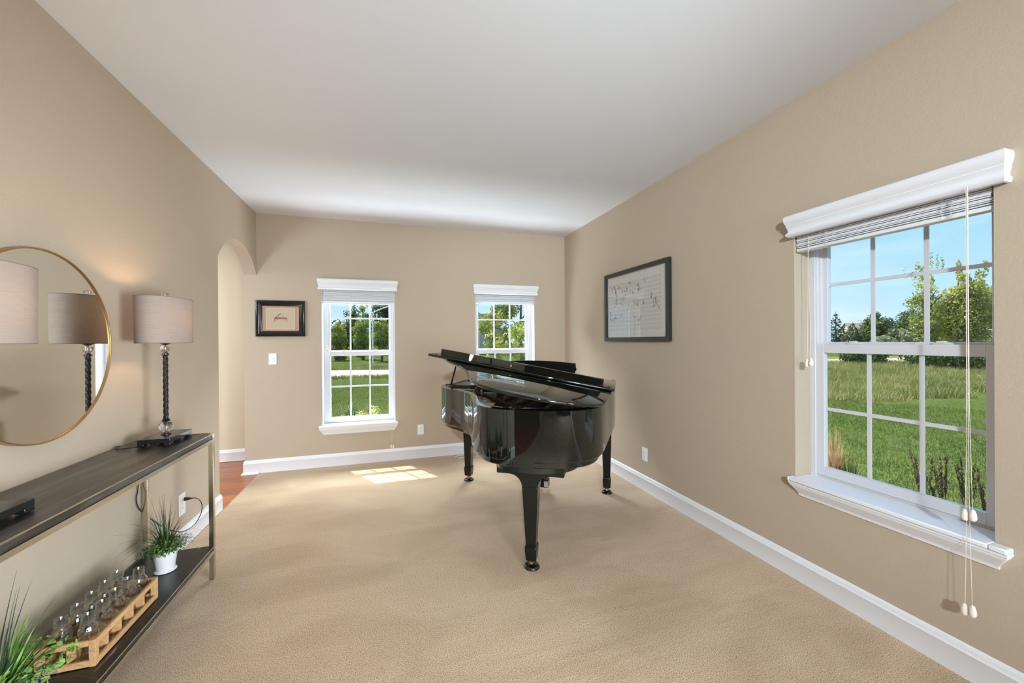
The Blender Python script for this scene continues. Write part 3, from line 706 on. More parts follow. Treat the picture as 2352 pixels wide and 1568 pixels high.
        MB().tube([(-.05, -.10, .004), (-.11, -.12, .004), (-.175, -.13, .004)], .0026, 7).build('power_cord', BLACKM, root)
    return root
lamp(-1.150, 2.560, 'black twisted table lamp with oval linen shade, right of the round mirror', cord=True)
lamp(-1.150, 1.524, 'table lamp at the left picture edge, its linen shade before the mirror')

# ------------------------------------------------------------------ crate with bottles, plants
CRW = mat('honey_wood', (.50, .27, .11), .6, var=(6, (.62, .38, .18), .35, .7, (14, 1.2, 14)), bump=(90, .1, 3, .002))
def crate():
    x0, x1, y0, y1, z0 = -1.213, -1.040, 1.828, 2.236, .1905
    root = empty('wooden_crate', ((x0+x1)/2, (y0+y1)/2, z0), label='honey-coloured wooden bottle crate with slat sides on the lower console shelf', cat='crate')
    c = root.location
    def q(name, *bx, bevel=.0012): return B(name, CRW, root, *[(a-c.x, b-c.x, d-c.y, e-c.y, f, g) for a, b, d, e, f, g in bx], bevel=bevel)
    h = .098; t = .010
    for xx in ((x0, x0+.020), (x1-.020, x1)):
        for yy in ((y0, y0+.020), (y1-.020, y1)): q('corner_post', (*xx, *yy, 0, h))
    q('bottom_board', (x0+.012, x1-.012, y0+.012, y1-.012, .003, .009))
    for s in (0, 1):
        xa, xb = ((x0, x0+t), (x1-t, x1))[s]
        q('side_slat', (xa, xb, y0+.020, y1-.020, h-.021, h-.001)); q('side_slat', (xa, xb, y0+.020, y1-.020, .002, .024))
        ya, yb = ((y0, y0+t), (y1-t, y1))[s]
        q('end_slat', (x0+.020, x1-.020, ya, yb, h-.021, h-.001)); q('end_slat', (x0+.020, x1-.020, ya, yb, .002, .024))
    xm = (x0+x1)/2
    q('divider', (xm-.003, xm+.003, y0+t, y1-t, .009, .070))
    L_ = (y1-y0-2*t)
    for k in range(1, 5):
        yy = y0+t+L_*k/5; q('divider', (x0+t, xm-.003, yy-.003, yy+.003, .009, .070), (xm+.003, x1-t, yy-.003, yy+.003, .009, .070))
    return x0, x1, y0, y1, z0
CR = crate()
BG = thin_glass('clear_bottle_glass', (.955, .97, .96), 1.6, 2.4)
def bottle_proto():
    root = empty('glass_bottle', (0, 0, 0))
    prof = [(.001, .0), (.020, .0), (.0235, .003), (.0245, .010), (.0255, .040), (.0285, .075), (.0295, .098), (.0290, .108), (.0250, .119), (.0195, .125), (.0175, .129)]
    inner = [(r-.0022, z) for r, z in reversed(prof[2:])]
    MB().lathe(prof+inner+[(.001, .004)], n=28).build('bottle_body', BG, root, sharp=0)
    nk = [(.0172, .128), (.0172, .131)]
    for k in range(3):
        z = .133+k*.0070; nk += [(.0172, z), (.0205, z+.0018), (.0205, z+.0030), (.0172, z+.0050)]
    nk += [(.0175, .156), (.0195, .158), (.0195, .161), (.0165, .1620), (.0150, .1600), (.0150, .129)]
    MB().lathe(nk, n=28).build('screw_neck', BG, root, sharp=50)
    return root
def bottles():
    x0, x1, y0, y1, z0 = CR; L_ = (y1-y0-.02)/5
    names = ['nearest to', 'second from', 'third from', 'fourth from', 'farthest from']
    proto = bottle_proto(); first = True
    for s in (1, 0):
        for k in range(5):
            o = proto if first else copy_tree(proto); first = False
            o.location = (x0+.048 if s == 0 else x1-.048, y0+.010+L_*(k+.5), z0+.0095); o.rotation_euler.z = k*1.3+s
            tag(o, 'clear glass bottle in the %s row of the crate, %s the camera' % ('front' if s else 'wall-side', names[k]), 'bottle', 'clear glass bottles in the wooden crate')
bottles()

def blades(n, seed, rb, spread, hgt, w, droop, zmin=0., lean=(0, 0)):
    rnd = random.Random(seed); b = MB()
    for i in range(n):
        a = rnd.uniform(0, 2*PI); r0 = rb*math.sqrt(rnd.random()); x, y = r0*math.cos(a), r0*math.sin(a)
        out = rnd.random()**.7; a2 = a+rnd.uniform(-.7, .7); Lh = hgt*rnd.uniform(.55, 1); S_ = spread*out*rnd.uniform(.5, 1)
        dx, dy = math.cos(a2)*S_+lean[0], math.sin(a2)*S_+lean[1]; dr = droop*out**2*rnd.uniform(.4, 1.3)
        W = w*rnd.uniform(.7, 1.3); side = Vector((-math.sin(a2), math.cos(a2), 0)); v = []
        m = 9
        for j in range(m):
            t = j/(m-1); z = zmin+Lh*(1-.55*out*.6)*(t)-dr*t**2.6*hgt
            p = Vector((x+dx*t**1.5, y+dy*t**1.5, z)); ww = W*(1-t**2.2)*(.6+.4*math.sin(PI*min(1, t+.2)))+.0002
            v += [p+side*ww, p-side*ww+Vector((0, 0, .0005))]
        b.add(v, [(2*j, 2*j+1, 2*j+3, 2*j+2) for j in range(m-1)])
    return b
def leaves(n, seed, ctr, rad, size, flat=.75, roundish=True):
    rnd = random.Random(seed); b = MB()
    for i in range(n):
        d = Vector((rnd.gauss(0, 1), rnd.gauss(0, 1), rnd.gauss(0, 1))).normalized()
        r = rnd.random()**.4; p = Vector((ctr[0]+d.x*rad[0]*r, ctr[1]+d.y*rad[1]*r, ctr[2]+abs(d.z)*rad[2]*r if flat else ctr[2]+d.z*rad[2]*r))
        nrm = (d*.8+Vector((rnd.gauss(0, .5), rnd.gauss(0, .5), rnd.gauss(0, .5)+.4))).normalized()
        u = nrm.orthogonal().normalized(); u = Matrix.Rotation(rnd.uniform(0, 2*PI), 3, nrm) @ u; w_ = nrm.cross(u); s = size*rnd.uniform(.6, 1.25)
        if roundish: q = [u*-.9, u*-.45+w_*.62, u*.45+w_*.62, u*1.0, u*.45-w_*.62, u*-.45-w_*.62]
        else: q = [u*-1.5, w_*.35, u*1.5, w_*-.35]
        k = len(b.v); b.v += [tuple(p+v*s+nrm*(.25*s*(abs(v.dot(w_))))) for v in q]; b.f.append(tuple(range(k, k+len(q))))
    return b
def plant(loc, label, seed, bright):
    root = empty('potted_plant', loc, label=label, cat='plant', group='potted grasses on the console shelf')
    POT = mat('white_glazed_pot', (.74, .75, .74), .3, spec=.5, var=(3, (.70, .71, .71), .3, .7))
    prof = [(.001, .002), (.043, .0), (.0465, .002), (.0465, .0055), (.041, .009), (.0385, .013), (.042, .040), (.0475, .078), (.0495, .090), (.0505, .091), (.0505, .0925), (.0515, .0935), (.0520, .1055), (.0535, .107), (.0535, .1105), (.0505, .1115), (.0490, .106), (.0470, .098), (.001, .096)]
    MB().lathe(prof, n=40).build('pot', POT, root, sharp=35)
    MB().lathe([(.001, .094), (.0465, .0985), (.001, .101)], n=24).build('soil', mat('dark_potting_soil', (.03, .02, .012), 1), root)
    D = leafy('dark_grass_blades', (.018, .040, .018), (.05, .09, .04), 20, .15)
    G = leafy('fresh_green_leaves', (.05, .13, .03), (.20, .36, .08), 25, .3)
    Y = leafy('lime_green_leaves', (.16, .36, .05), (.42, .66, .16), 25, .35)
    K = leafy('deep_green_leaves', (.015, .05, .02), (.06, .13, .05), 25, .2)
    bl = blades(95, seed, .022, .27 if not bright else .30, .345 if not bright else .40, .0019, .80, .10, lean=(0, 0) if not bright else (.02, .06)).build('grass_blades', D, root, sharp=0, solid=False); bl['kind'] = 'stuff'
    b2 = blades(26 if not bright else 60, seed+5, .025, .12 if not bright else .17, .19 if not bright else .25, .0034 if not bright else .0060, .5, .10, lean=(0, 0) if not bright else (.02, .04)).build('green_blades', G if not bright else Y, root, sharp=0, solid=False); b2['kind'] = 'stuff'
    lf = leaves(420, seed+1, (0, 0, .106), (.085, .085, .072), .0075).build('leaf_cluster', G, root, sharp=0, solid=False); lf['kind'] = 'stuff'
    lf = leaves(300, seed+2, (-.030, -.012, .096), (.085, .075, .055), .0065, roundish=False).build('leaf_cluster', K, root, sharp=0, solid=False); lf['kind'] = 'stuff'
    lf = leaves(160, seed+3, (.055, .035, .112), (.055, .060, .055), .0065, roundish=False).build('leaf_cluster', leafy('grey_green_leaves', (.14, .16, .15), (.26, .28, .27), 20, .2), root, sharp=0, solid=False); lf['kind'] = 'stuff'
    if bright:
        lf = leaves(190, seed+4, (.03, .07, .12), (.11, .13, .10), .0100).build('leaf_cluster', Y, root, sharp=0, solid=False); lf['kind'] = 'stuff'
    return root
plant((-1.125, 2.488, .1905), 'potted grass in a white pot between the bottle crate and the far table leg', 3, False)
plant((-1.135, 1.590, .1905), 'bright green potted grass at the bottom left corner, before the bottle crate', 8, True)

# ------------------------------------------------------------------ grand piano (local x = towards the bass side, local y = towards the player)
PO = (1.297, 3.469); PANG = math.atan2(-.53681, .84370)
PIANO = empty('grand_piano', (PO[0], PO[1], 0), PANG, label='glossy black baby grand piano with propped lid and folded front flap, in the corner', cat='piano')
def smooth_path(P, m=6):
    out = []
    for i in range(len(P)-1):
        p0, p1, p2, p3 = [Vector(P[max(0, min(len(P)-1, i+k))]) for k in (-1, 0, 1, 2)]
        for j in range(m):
            t = j/m; out.append(tuple(.5*((2*p1)+(p2-p0)*t+(2*p0-5*p1+4*p2-p3)*t*t+(3*p1-p0-3*p2+p3)*t**3)))
    out.append(tuple(P[-1])); return out
RIM = [(.742, .36), (.735, .5), (.722, .68), (.706, .86), (.694, 1.03), (.684, 1.16), (.669, 1.27), (.634, 1.355), (.575, 1.420), (.485, 1.473), (.351, 1.505), (.215, 1.505), (.120, 1.493), (.040, 1.468),
       (-.034, 1.418), (-.108, 1.32), (-.175, 1.18), (-.232, 1.05), (-.284, .945), (-.33, .88), (-.385, .822), (-.476, .752), (-.56, .695), (-.628, .635), (-.69, .555), (-.728, .46), (-.742, .36)]
RIMP = [(.742, -.32)]+smooth_path(RIM, 5)+[(-.742, -.32)]
def offset(path, d):
    P = [Vector(p) for p in path]; o = []
    for i, p in enumerate(P):
        ns = []
        if i > 0: q = (P[i]-P[i-1]).normalized(); ns.append(Vector((q.y, -q.x)))
        if i < len(P)-1: q = (P[i+1]-P[i]).normalized(); ns.append(Vector((q.y, -q.x)))
        n = ns[0] if len(ns) == 1 else (ns[0]+ns[1])/(1+ns[0].dot(ns[1])); o.append((p.x-n.x*d, p.y-n.y*d))
    return o
def wall_band(path, dout, din, z0, z1, r=.004):
    """open band following the rim path; offsets are measured inwards"""
    prof = [(dout, z0+r), (dout+r, z0), (din, z0), (din, z1), (dout+r, z1), (dout, z1-r)]
    rings = []
    cols = [(offset(path, d), z) for d, z in prof]
    for i in range(len(path)): rings.append([(c[i][0], -c[i][1], z) for c, z in cols])
    return MB().loft(rings)
ZB, ZT = .697, .988
def poly_slab(path, z0, z1):
    return MB().prism(path, lambda a, c: (a, -c, z0), lambda a, c: (a, -c, z1))
wall_band(RIMP, 0, .042, ZB, ZT).build('rim', BLACKG, PIANO, sharp=30)
# inner rim liner, lower rim tier and bottom board
tail = [p for p in RIMP if p[1] > .30]
wall_band(tail, .030, .085, .657, ZB-.0005).build('lower_rim', BLACKG, PIANO, sharp=30)
INN = offset(RIMP, .044)
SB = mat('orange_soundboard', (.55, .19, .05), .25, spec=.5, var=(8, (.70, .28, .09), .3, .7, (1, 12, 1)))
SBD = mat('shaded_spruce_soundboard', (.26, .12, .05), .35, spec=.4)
PL = mat('bronze_iron_plate', (.62, .46, .29), .42, metal=.2)
PLD = mat('bronze_iron_strut', (.42, .34, .23), .40, metal=.2)
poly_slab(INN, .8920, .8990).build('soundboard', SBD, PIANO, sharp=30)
B('bottom_beam', BLACKD, PIANO, (-.70, .70, -.06, .06, .63, .696), (-.06, .06, -1.20, -.10, .64, .696), (.20, .32, -1.38, -.06, .62, .696))
# iron plate: ledge along the rim with three oval holes near the treble bend, plus pin block
def plate_():
    zz0, zz1 = .9310, .9390
    outer = offset(RIMP, .046); inner = offset(RIMP, .150)
    b = MB(); n = len(outer)
    holes = [(-.268, .800, .040, .020), (-.178, .905, .044, .022), (-.090, 1.020, .046, .022), (.02, 1.20, .05, .024)]
    # the ledge as a grid of small cells, leaving the ovals open
    M = 12; keep = []
    for i in range(n-1):
        for j in range(M):
            t0, t1 = j/M, (j+1)/M
            quad = []
            for (ii, t) in ((i, t0), (i+1, t0), (i+1, t1), (i, t1)):
                quad.append((outer[ii][0]*(1-t)+inner[ii][0]*t, outer[ii][1]*(1-t)+inner[ii][1]*t))
            keep.append(quad)
    for q in keep:
        b.add([(p[0], -p[1], zz0) for p in q]+[(p[0], -p[1], zz1) for p in q], [(4, 5, 6, 7), (3, 2, 1, 0)])
    pl = b.build('iron_plate', PL, PIANO, sharp=0, solid=False)
    # pin block field in front
    B('pin_block', mat('dark_plate_field', (.10, .085, .06), .4, metal=.4), PIANO, (-.69, .69, -.42, -.12, .9320, .9470))
    for (u, v, ru, rv) in holes:                           # raised oval rims with the soundboard's orange inside
        ang = math.radians(-50); pts = []
        for k in range(33):
            a = 2*PI*k/32; x = ru*math.cos(a); y = rv*math.sin(a)
            pts.append((u+x*math.cos(ang)-y*math.sin(ang), -(v-x*math.sin(ang)-y*math.cos(ang)*1), .9400))
        MB().tube(pts, .0035, 6, False).build('plate_hole_rim', PL, pl)
        MB().prism([(p[0], p[1]) for p in pts[:-1]], lambda a, c: (a, c, .9395), lambda a, c: (a, c, .9402)).build('plate_hole', SB, pl, sharp=0)
    return pl
PLT = plate_()
def strut(pts, w=.014):
    """raised rib: pts = (u, v, z_top) along its length"""
    b = MB(); rings = []
    for i, (u, v, z) in enumerate(pts):
        a = Vector(pts[max(i-1, 0)][:2]); c = Vector(pts[min(i+1, len(pts)-1)][:2]); d = (c-a).normalized(); nn = Vector((-d.y, d.x))*w/2
        rings.append([(u+nn.x, -(v+nn.y), .9350), (u-nn.x, -(v-nn.y), .9350), (u-nn.x*.8, -(v-nn.y*.8), z), (u+nn.x*.8, -(v+nn.y*.8), z)])
    return b.loft(rings).build('plate_strut', PLD, PIANO, sharp=30)
strut([(-.375, .655, .9390), (-.362, .60, .9920), (-.350, .52, 1.0090), (-.33, .10, 1.0090)])
strut([(-.118, .860, .9390), (-.118, .82, .9820), (-.120, .75, 1.0120), (-.16, .10, 1.0120)])
strut([(-.020, .990, .9390), (-.010, .93, .9820), (.005, .86, 1.0090), (.03, .10, 1.0090)])
strut([(.085, 1.16, .9390), (.11, 1.08, .9720), (.16, .92, .9870), (.26, .10, .9920)], .010)
strut([(.33, 1.36, .9390), (.35, 1.28, .9770), (.42, .9, .9920), (.48, .10, .9970)], .014)
MB().lathe([(.006, .9400), (.006, .9620), (.005, .9630), (.005, .9690), (.012, .9720), (.0125, .9800), (.010, .9840), (.001, .9850)], (-.286, -.665, 0), n=16).build('plate_bolt', PL, PIANO)
def strings():
    b = MB(); rnd = random.Random(2)
    bridge = smooth_path([(-.40, .52), (-.30, .62), (-.20, .74), (-.10, .88), (.0, 1.03), (.12, 1.17), (.28, 1.27)], 16)
    for i in range(88):                                    # treble and tenor strings
        t = i/87; k = min(len(bridge)-1, int(t*(len(bridge)-1))); e = bridge[k]; s = (-.64+t*.98, .12)
        b.tube([(s[0], -s[1], .9590), (e[0], -e[1], .9550)], .0007, 3, False)
    for i in range(40):                                    # over-strung copper bass strings
        t = i/39; s = (.62-t*.20, .12); e = (.20+t*.33, 1.36-t*.10)
        b.tube([(s[0], -s[1], .9720), (e[0], -e[1], .9670)], .0014, 3, False)
    o = b.build('strings', mat('copper_wound_strings', (.50, .44, .36), .4, metal=.7), PIANO, sharp=0, solid=False); o['kind'] = 'stuff'
    b = MB()
    for i in range(70):
        t = i/69; k = min(len(bridge)-1, int(t*(len(bridge)-1))); e = bridge[k]
        b.lathe([(.0022, .9390), (.0022, .9600)], (e[0]+.010, -e[1]-.012, 0), 5)
    o = b.build('hitch_pins', STEEL, PIANO, sharp=0); o['kind'] = 'stuff'
    b = MB()
    for r in range(3):
        for i in range(66): b.lathe([(.0030, .9470), (.0030, .9690), (.001, .9700)], (-.62+i*.0187, -(.16+r*.028), 0), 6)
    o = b.build('tuning_pins', STEEL, PIANO, sharp=0); o['kind'] = 'stuff'
    b = MB()                                               # damper heads in one row
    for i in range(66): b.box(-.63+i*.0185, -.63+i*.0185+.010, -.46, -.42, .9610, .9920)
    o = b.build('dampers', mat('black_damper_wood', (.02, .02, .018), .3), PIANO, sharp=0); o['kind'] = 'stuff'
    MB().loft([[(p[0]-.010, -p[1]+.008, .9070), (p[0]+.012, -p[1]-.010, .9070), (p[0]+.010, -p[1]-.008, .9520), (p[0]-.008, -p[1]+.006, .9520)] for p in bridge]).build('bridge', mat('dark_bridge_wood', (.10, .05, .025), .4), PIANO, sharp=40)
strings()
# key end: keybed, key slip, cheek blocks, keys, fallboard
B('keybed', BLACKD, PIANO, (-.735, .735, -.02, .325, .640, .696), bevel=.003)
B('key_slip', BLACKG, PIANO, (-.690, .690, .300, .320, .697, .745), bevel=.002)
B('cheek_block', BLACKG, PIANO, (-.699, -.635, .06, .300, .697, .800), bevel=.003)
B('cheek_block', BLACKG, PIANO, (.635, .699, .06, .300, .697, .800), bevel=.003)
b = MB()
for i in range(52): b.box(-.612+i*.02354+.0006, -.612+(i+1)*.02354-.0006, .13, .285, .735, .757)
KB = b.build('white_keys', mat('ivory_keys', (.80, .78, .72), .25), PIANO, sharp=0); KB['kind'] = 'stuff'
b = MB()
for i in range(51):
    if i % 7 in (0, 2, 3, 5, 6): x = -.612+(i+1)*.02354; b.box(x-.0055, x+.0055, .135, .230, .757, .769)
o = b.build('black_keys', BLACKD, PIANO, sharp=0); o['kind'] = 'stuff'
B('fallboard', BLACKG, PIANO, (-.690, .690, .085, .110, .757, .905), bevel=.003)
# music desk, standing
def desk():
    pts = [(-.405, .0), (.395, .0), (.392, .060), (.398, .082), (.410, .098), (.411, .112), (.404, .124), (.405, .155)]
    top = [(.405-.81*i/40, .155+.026*math.sin(PI*i/40)**.8) for i in range(1, 41)]
    pts = pts+top+[(-.411, .112), (-.410, .098), (-.398, .082), (-.392, .060)]
    z0 = 1.012; tilt = .16
    f = lambda dy: (lambda a, c: (a, -.095+dy+c*tilt*-1+0, z0+c))
    MB().prism(pts, f(.0), f(.014)).build('music_desk', BLACKD, PIANO, sharp=30, bevel=.0015)
    B('desk_shelf', BLACKD, PIANO, (-.60, .60, -.15, .02, .990, 1.002), bevel=.002)
    MB().tube([(-.2, -.08, 1.004), (-.2, -.155, 1.09)], .004, 6).build('desk_strut', BRASS, PIANO)
    MB().tube([(.2, -.08, 1.004), (.2, -.155, 1.09)], .004, 6).build('desk_strut', BRASS, PIANO)
desk()
# lid: hinged along the bass side, raised towards the treble side
LA = math.radians(9.7); LU0, LZ0 = .750, 1.007
def LID(s, v, h):
    return (LU0-s*math.cos(LA)+h*math.sin(LA), -v, LZ0+s*math.sin(LA)+h*math.cos(LA))
lidout = [(0, .235)]+smooth_path([(.004, .36), (.016, .60), (.028, .86), (.037, 1.06), (.045, 1.22), (.060, 1.335), (.090, 1.42), (.136, 1.482), (.193, 1.530), (.255, 1.566), (.330, 1.596), (.400, 1.612), (.473, 1.617), (.540, 1.613),
          (.600, 1.605), (.693, 1.576), (.790, 1.506), (.857, 1.415), (.915, 1.298), (.979, 1.162), (1.093, .985), (1.187, .890), (1.277, .806), (1.37, .69), (1.44, .56), (1.475, .44), (1.483, .34)], 5)+[(1.485, .235)]
def rounded_slab(path, h0, h1, name, m, par):
    P = path; n = len(P); cx = sum(p[0] for p in P)/n; cy = sum(p[1] for p in P)/n
    # offset inwards a little for the softened edges
    def off(d):
        o = []
        for i in range(n):
            a, b_, c = Vector(P[i-1]), Vector(P[i]), Vector(P[(i+1) % n])
            n1 = Vector(((b_-a).normalized().y, -(b_-a).normalized().x)); n2 = Vector(((c-b_).normalized().y, -(c-b_).normalized().x))
            q = (n1+n2)/max(.5, 1+n1.dot(n2)); 
            o.append((b_.x+q.x*d*SG, b_.y+q.y*d*SG))
        return o
    ar = sum(P[i-1][0]*P[i][1]-P[i][0]*P[i-1][1] for i in range(n)); SG = -1 if ar > 0 else 1
    r = .005
    rings = []
    for d, h in ((r, h0), (0, h0+r), (0, h1-r), (r*.3, h1-r*.3), (r, h1)):
        rings.append([LID(s, v, h) for s, v in off(d)])
    return MB().loft(rings).build(name, m, par, sharp=50)
LIDO = rounded_slab(lidout, -.019, 0, 'lid', BLACKG, PIANO)
FW = 1.483
flap = [(-.003, .238), (-.003, .790), (.006, .797), (FW-.012, .773), (FW, .765), (FW, .238)]
flap = [(.0, .238), (.010, .795), (.016, .801), (FW-.012, .765), (FW-.002, .757), (FW, .238)]
def lbox(s0, s1, va, vb, h0, h1, skew=0):
    """box on the lid; its long edge follows the flap's front edge"""
    b = MB(); V_ = lambda s, v: v-(.040*s/FW if skew else 0)
    c = [LID(s, V_(s, v), h) for h in (h0, h1) for v in (va, vb) for s in (s0, s1)]
    return b.add(c, [(0, 1, 3, 2), (4, 6, 7, 5), (0, 4, 5, 1), (2, 3, 7, 6), (0, 2, 6, 4), (1, 5, 7, 3)])
FL = rounded_slab(flap, .0015, .0215, 'lid_flap', BLACKG, LIDO)
LIP = lbox(.092, 1.372, .772, .794, .0216, .078, 1).build('lip_board', BLACKG, FL, bevel=.003)
for s in (.052, FW-.062):
    b = MB(); c = Vector(LID(s, .735, .0215)); nrm = Vector((math.sin(LA), 0, math.cos(LA)))
    b.tube([c, c+nrm*.004], .008, 12); b.build('rubber_bumper', mat('black_rubber', (.01, .01, .01), .7), FL)
lbox(.775, .789, .7935, .7955, .040, .056, 1).build('lock_plate', BRASS, LIP, bevel=.001)
lbox(.780, .784, .7950, .7962, .044, .052, 1).build('keyhole', DARKH, LIP)
b = MB(); b.tube([(LU0-.016, -.24, .999), (LU0-.018, -.60, .999)], .004, 8); b.build('lid_hinge', BRASS, LIDO)
# short prop on the treble side
pb = Vector((-.66, -.42, .990)); pt = Vector(LID(1.36, .42, -.020))
b = MB(); b.tube([pb, pt], [.0085, .0065], 8); b.build('lid_prop', BLACKD, PIANO)
B('prop_cup', BLACKD, PIANO, (pb.x-.045, pb.x+.045, pb.y-.014, pb.y+.014, .9885, .996), bevel=.002)
MB().lathe([(.008, .996), (.009, 1.002), (.006, 1.006)], (pb.x+.03, pb.y, 0), 12).build('prop_screw', STEEL, PIANO)

# legs
def leg(u, v, name_label, apron):
    y = -v; r = MB()
    zt = .497 if apron else .640
    r.taper((u, y), .061, .061, .146, (u, y), .096 if apron else .092, .096 if apron else .092, zt)
    r.taper((u, y), .072, .072, .132, (u, y), .061, .061, .146)
    r.taper((u, y), .063, .063, .052, (u, y), .072, .072, .120); r.taper((u, y), .072, .072, .120, (u, y), .072, .072, .132)
    L_ = r.build('leg', BLACKD, PIANO, sharp=20, bevel=.002)
    if name_label: L_['label'] = name_label
    if apron:
        # broad curved bracket that joins the tail leg to the case
        pts = [(-.205, .640), (.205, .640), (.205, .572)]
        for i in range(13):
            a = PI/2*i/12; pts.append((.130-.082*math.sin(a) if i else .135, .572-.075*(1-math.cos(a)))) 
        pts += [(-p[0], p[1]) for p in reversed(pts[3:])]; pts.append((-.205, .572))
        MB().prism(pts, lambda a, c: (u+a, y-.047, c), lambda a, c: (u+a, y+.047, c)).build('leg_bracket', BLACKD, L_, sharp=30, bevel=.002)
    # brass caster
    cs = MB(); cs.lathe([(.017, .034), (.017, .040), (.011, .042), (.011, .056)], (u, y, 0), 16); cs.box(u-.015, u-.011, y-.014, y+.014, .016, .040); cs.box(u+.011, u+.015, y-.014, y+.014, .016, .040)
    c = cs.build('caster', BRASS, L_, sharp=35)
    w = MB().lathe([(.001, -.008), (.014, -.008), (.017, -.006), (.017, .006), (.014, .008), (.001, .008)], n=20)
    w.v = [(u+v_[2], y+v_[0], .023+v_[1]) for v_ in w.v]; w.build('caster_wheel', BRASS, c)
leg(.255, 1.300, None, True); leg(-.664, .0, None, False); leg(.664, .0, None, False)
# curved lower tiers under the tail
T3 = smooth_path([(.56, .80), (.555, 1.10), (.530, 1.25), (.485, 1.345), (.40, 1.405), (.268, 1.430), (.14, 1.415), (.070, 1.37), (.030, 1.28), (.010, 1.10), (.0, .80)], 6)
poly_slab(T3, .610, .6565).build('tail_block', BLACKG, PIANO, sharp=30)
# pedal lyre
def lyre():
    r = empty('pedal_lyre'); r.parent = PIANO; r.location = (.045, -.13, 0)
    B('lyre_box', BLACKD, r, (-.115, .115, -.045, .045, .060, .125), bevel=.004)
    for x in (-.055, .055): 
        b = MB(); b.loft([[(x+sx*.014+(.02 if x > 0 else -.02)*math.sin(PI*t), sy*.014, .125+.50*t) for sx, sy in ((-1, -1), (1, -1), (1, 1), (-1, 1))] for t in [i/10 for i in range(11)]]); b.build('lyre_post', BLACKD, r, sharp=40)
    for x in (-.060, 0, .060):
        b = MB(); b.loft([[(x-.010-.004*t, .04+.095*t, .078-.012*t*t), (x+.010+.004*t, .04+.095*t, .078-.012*t*t), (x+.010+.004*t, .04+.095*t, .084-.012*t*t), (x-.010-.004*t, .04+.095*t, .084-.012*t*t)] for t in (0, .3, .6, .85, 1)]); b.build('pedal', BRASS, r, sharp=40)
        MB().tube([(x*.6, -.02, .125), (x*.6, -.02, .63)], .0025, 6).build('pedal_rod', BRASS, r)
    MB().tube([(0, -.045, .09), (0, -.42, .635)], .006, 8).build('lyre_brace', BRASS, r)
    B('felt_pad', mat('grey_felt', (.35, .35, .34), .9), r, (.078, .113, -.0465, -.0445, .068, .118))
lyre()
def caster_cup(u, v, label):
    x = PO[0]+u*.84370+v*-.53681; y = PO[1]+u*-.53681+v*-.84370
    root = empty('caster_cup', (x, y, 0), label=label, cat='caster cup', group='black caster cups under the piano legs')
    prof = [(.001, .004), (.026, .004), (.030, .008), (.034, .015), (.037, .018), (.0405, .017), (.046, .009), (.049, .003), (.048, 0), (.001, 0)]
    MB().lathe(prof, n=36).build('cup', BLACKG, root, sharp=45)
caster_cup(.255, 1.300, 'black round caster cup under the piano tail leg, nearest the camera')
caster_cup(-.664, 0, 'black round caster cup under the left piano leg, by the floor register')
caster_cup(.664, 0, 'black round caster cup under the right piano leg, near the right wall')

# ------------------------------------------------------------------ outdoors
GZ = -.45
def ground_mat():
    m = bpy.data.materials.new('lawn_and_meadow'); m.use_nodes = True; N = m.node_tree.nodes; L = m.node_tree.links; b = N['Principled BSDF']
    b.inputs['Roughness'].default_value = 1; b.inputs['Specular IOR Level'].default_value = .05
    tc = N.new('ShaderNodeTexCoord')
    def noise(s, d=4, sc=(1, 1, 1)):
        mp = N.new('ShaderNodeMapping'); mp.inputs['Scale'].default_value = sc; L.new(tc.outputs['Object'], mp.inputs[0])
        n = N.new('ShaderNodeTexNoise'); n.inputs['Scale'].default_value = s; n.inputs['Detail'].default_value = d; L.new(mp.outputs[0], n.inputs['Vector']); return n
    def ramp(src, stops):
        r = N.new('ShaderNodeValToRGB'); e = r.color_ramp.elements
        e[0].position, e[0].color = stops[0][0], (*stops[0][1], 1); e[1].position, e[1].color = stops[-1][0], (*stops[-1][1], 1)
        for p, c in stops[1:-1]: k = e.new(p); k.color = (*c, 1)
        L.new(src, r.inputs[0]); return r
    lawn = ramp(noise(14, 5).outputs[0], [(.30, (.035, .060, .012)), (.5, (.070, .105, .022)), (.7, (.12, .155, .042))])
    mead = ramp(noise(2.2, 7, (1, 1, 1)).outputs[0], [(.30, (.08, .11, .025)), (.46, (.15, .17, .045)), (.58, (.24, .22, .085)), (.72, (.30, .25, .13))])
    # unmown band: mask from attribute
    at = N.new('ShaderNodeAttribute'); at.attribute_name = 'meadow'
    mx = N.new('ShaderNodeMixRGB'); L.new(at.outputs['Fac'], mx.inputs[0]); L.new(lawn.outputs[0], mx.inputs[1]); L.new(mead.outputs[0], mx.inputs[2]); L.new(mx.outputs[0], b.inputs['Base Color'])
    nb = noise(24, 4); bp_ = N.new('ShaderNodeBump'); bp_.inputs['Strength'].default_value = .8; bp_.inputs['Distance'].default_value = .08
    L.new(nb.outputs[0], bp_.inputs['Height']); L.new(bp_.outputs[0], b.inputs['Normal'])
    return m
def road_y(x): return 24.2-.075*(x+2)
def gz(x, y):
    """height of the land: a shallow bank before the road on the right-hand side"""
    d = road_y(x)-y
    k = max(0., min(1., (x-6)/14.))
    bank = k*.28*math.exp(-((d-7)/4.5)**2)
    return GZ+bank+.03*math.sin(x*.7+1)*math.sin(y*.9)
def meadow_f(x, y):
    d = road_y(x)-y
    def sm(a, b, t): t = max(0., min(1., (t-a)/(b-a))); return t*t*(3-2*t)
    right = sm(6, 9, x)
    near = 3.6 if x < 6 else 3.6+right*11.5
    w = .8*math.sin(x*.9)+.5*math.sin(x*2.3+y)
    f = sm(near+w*.4+.9, near+w*.4-.9, d) if d > 0 else sm(-7.5, -5.5, d)
    return f
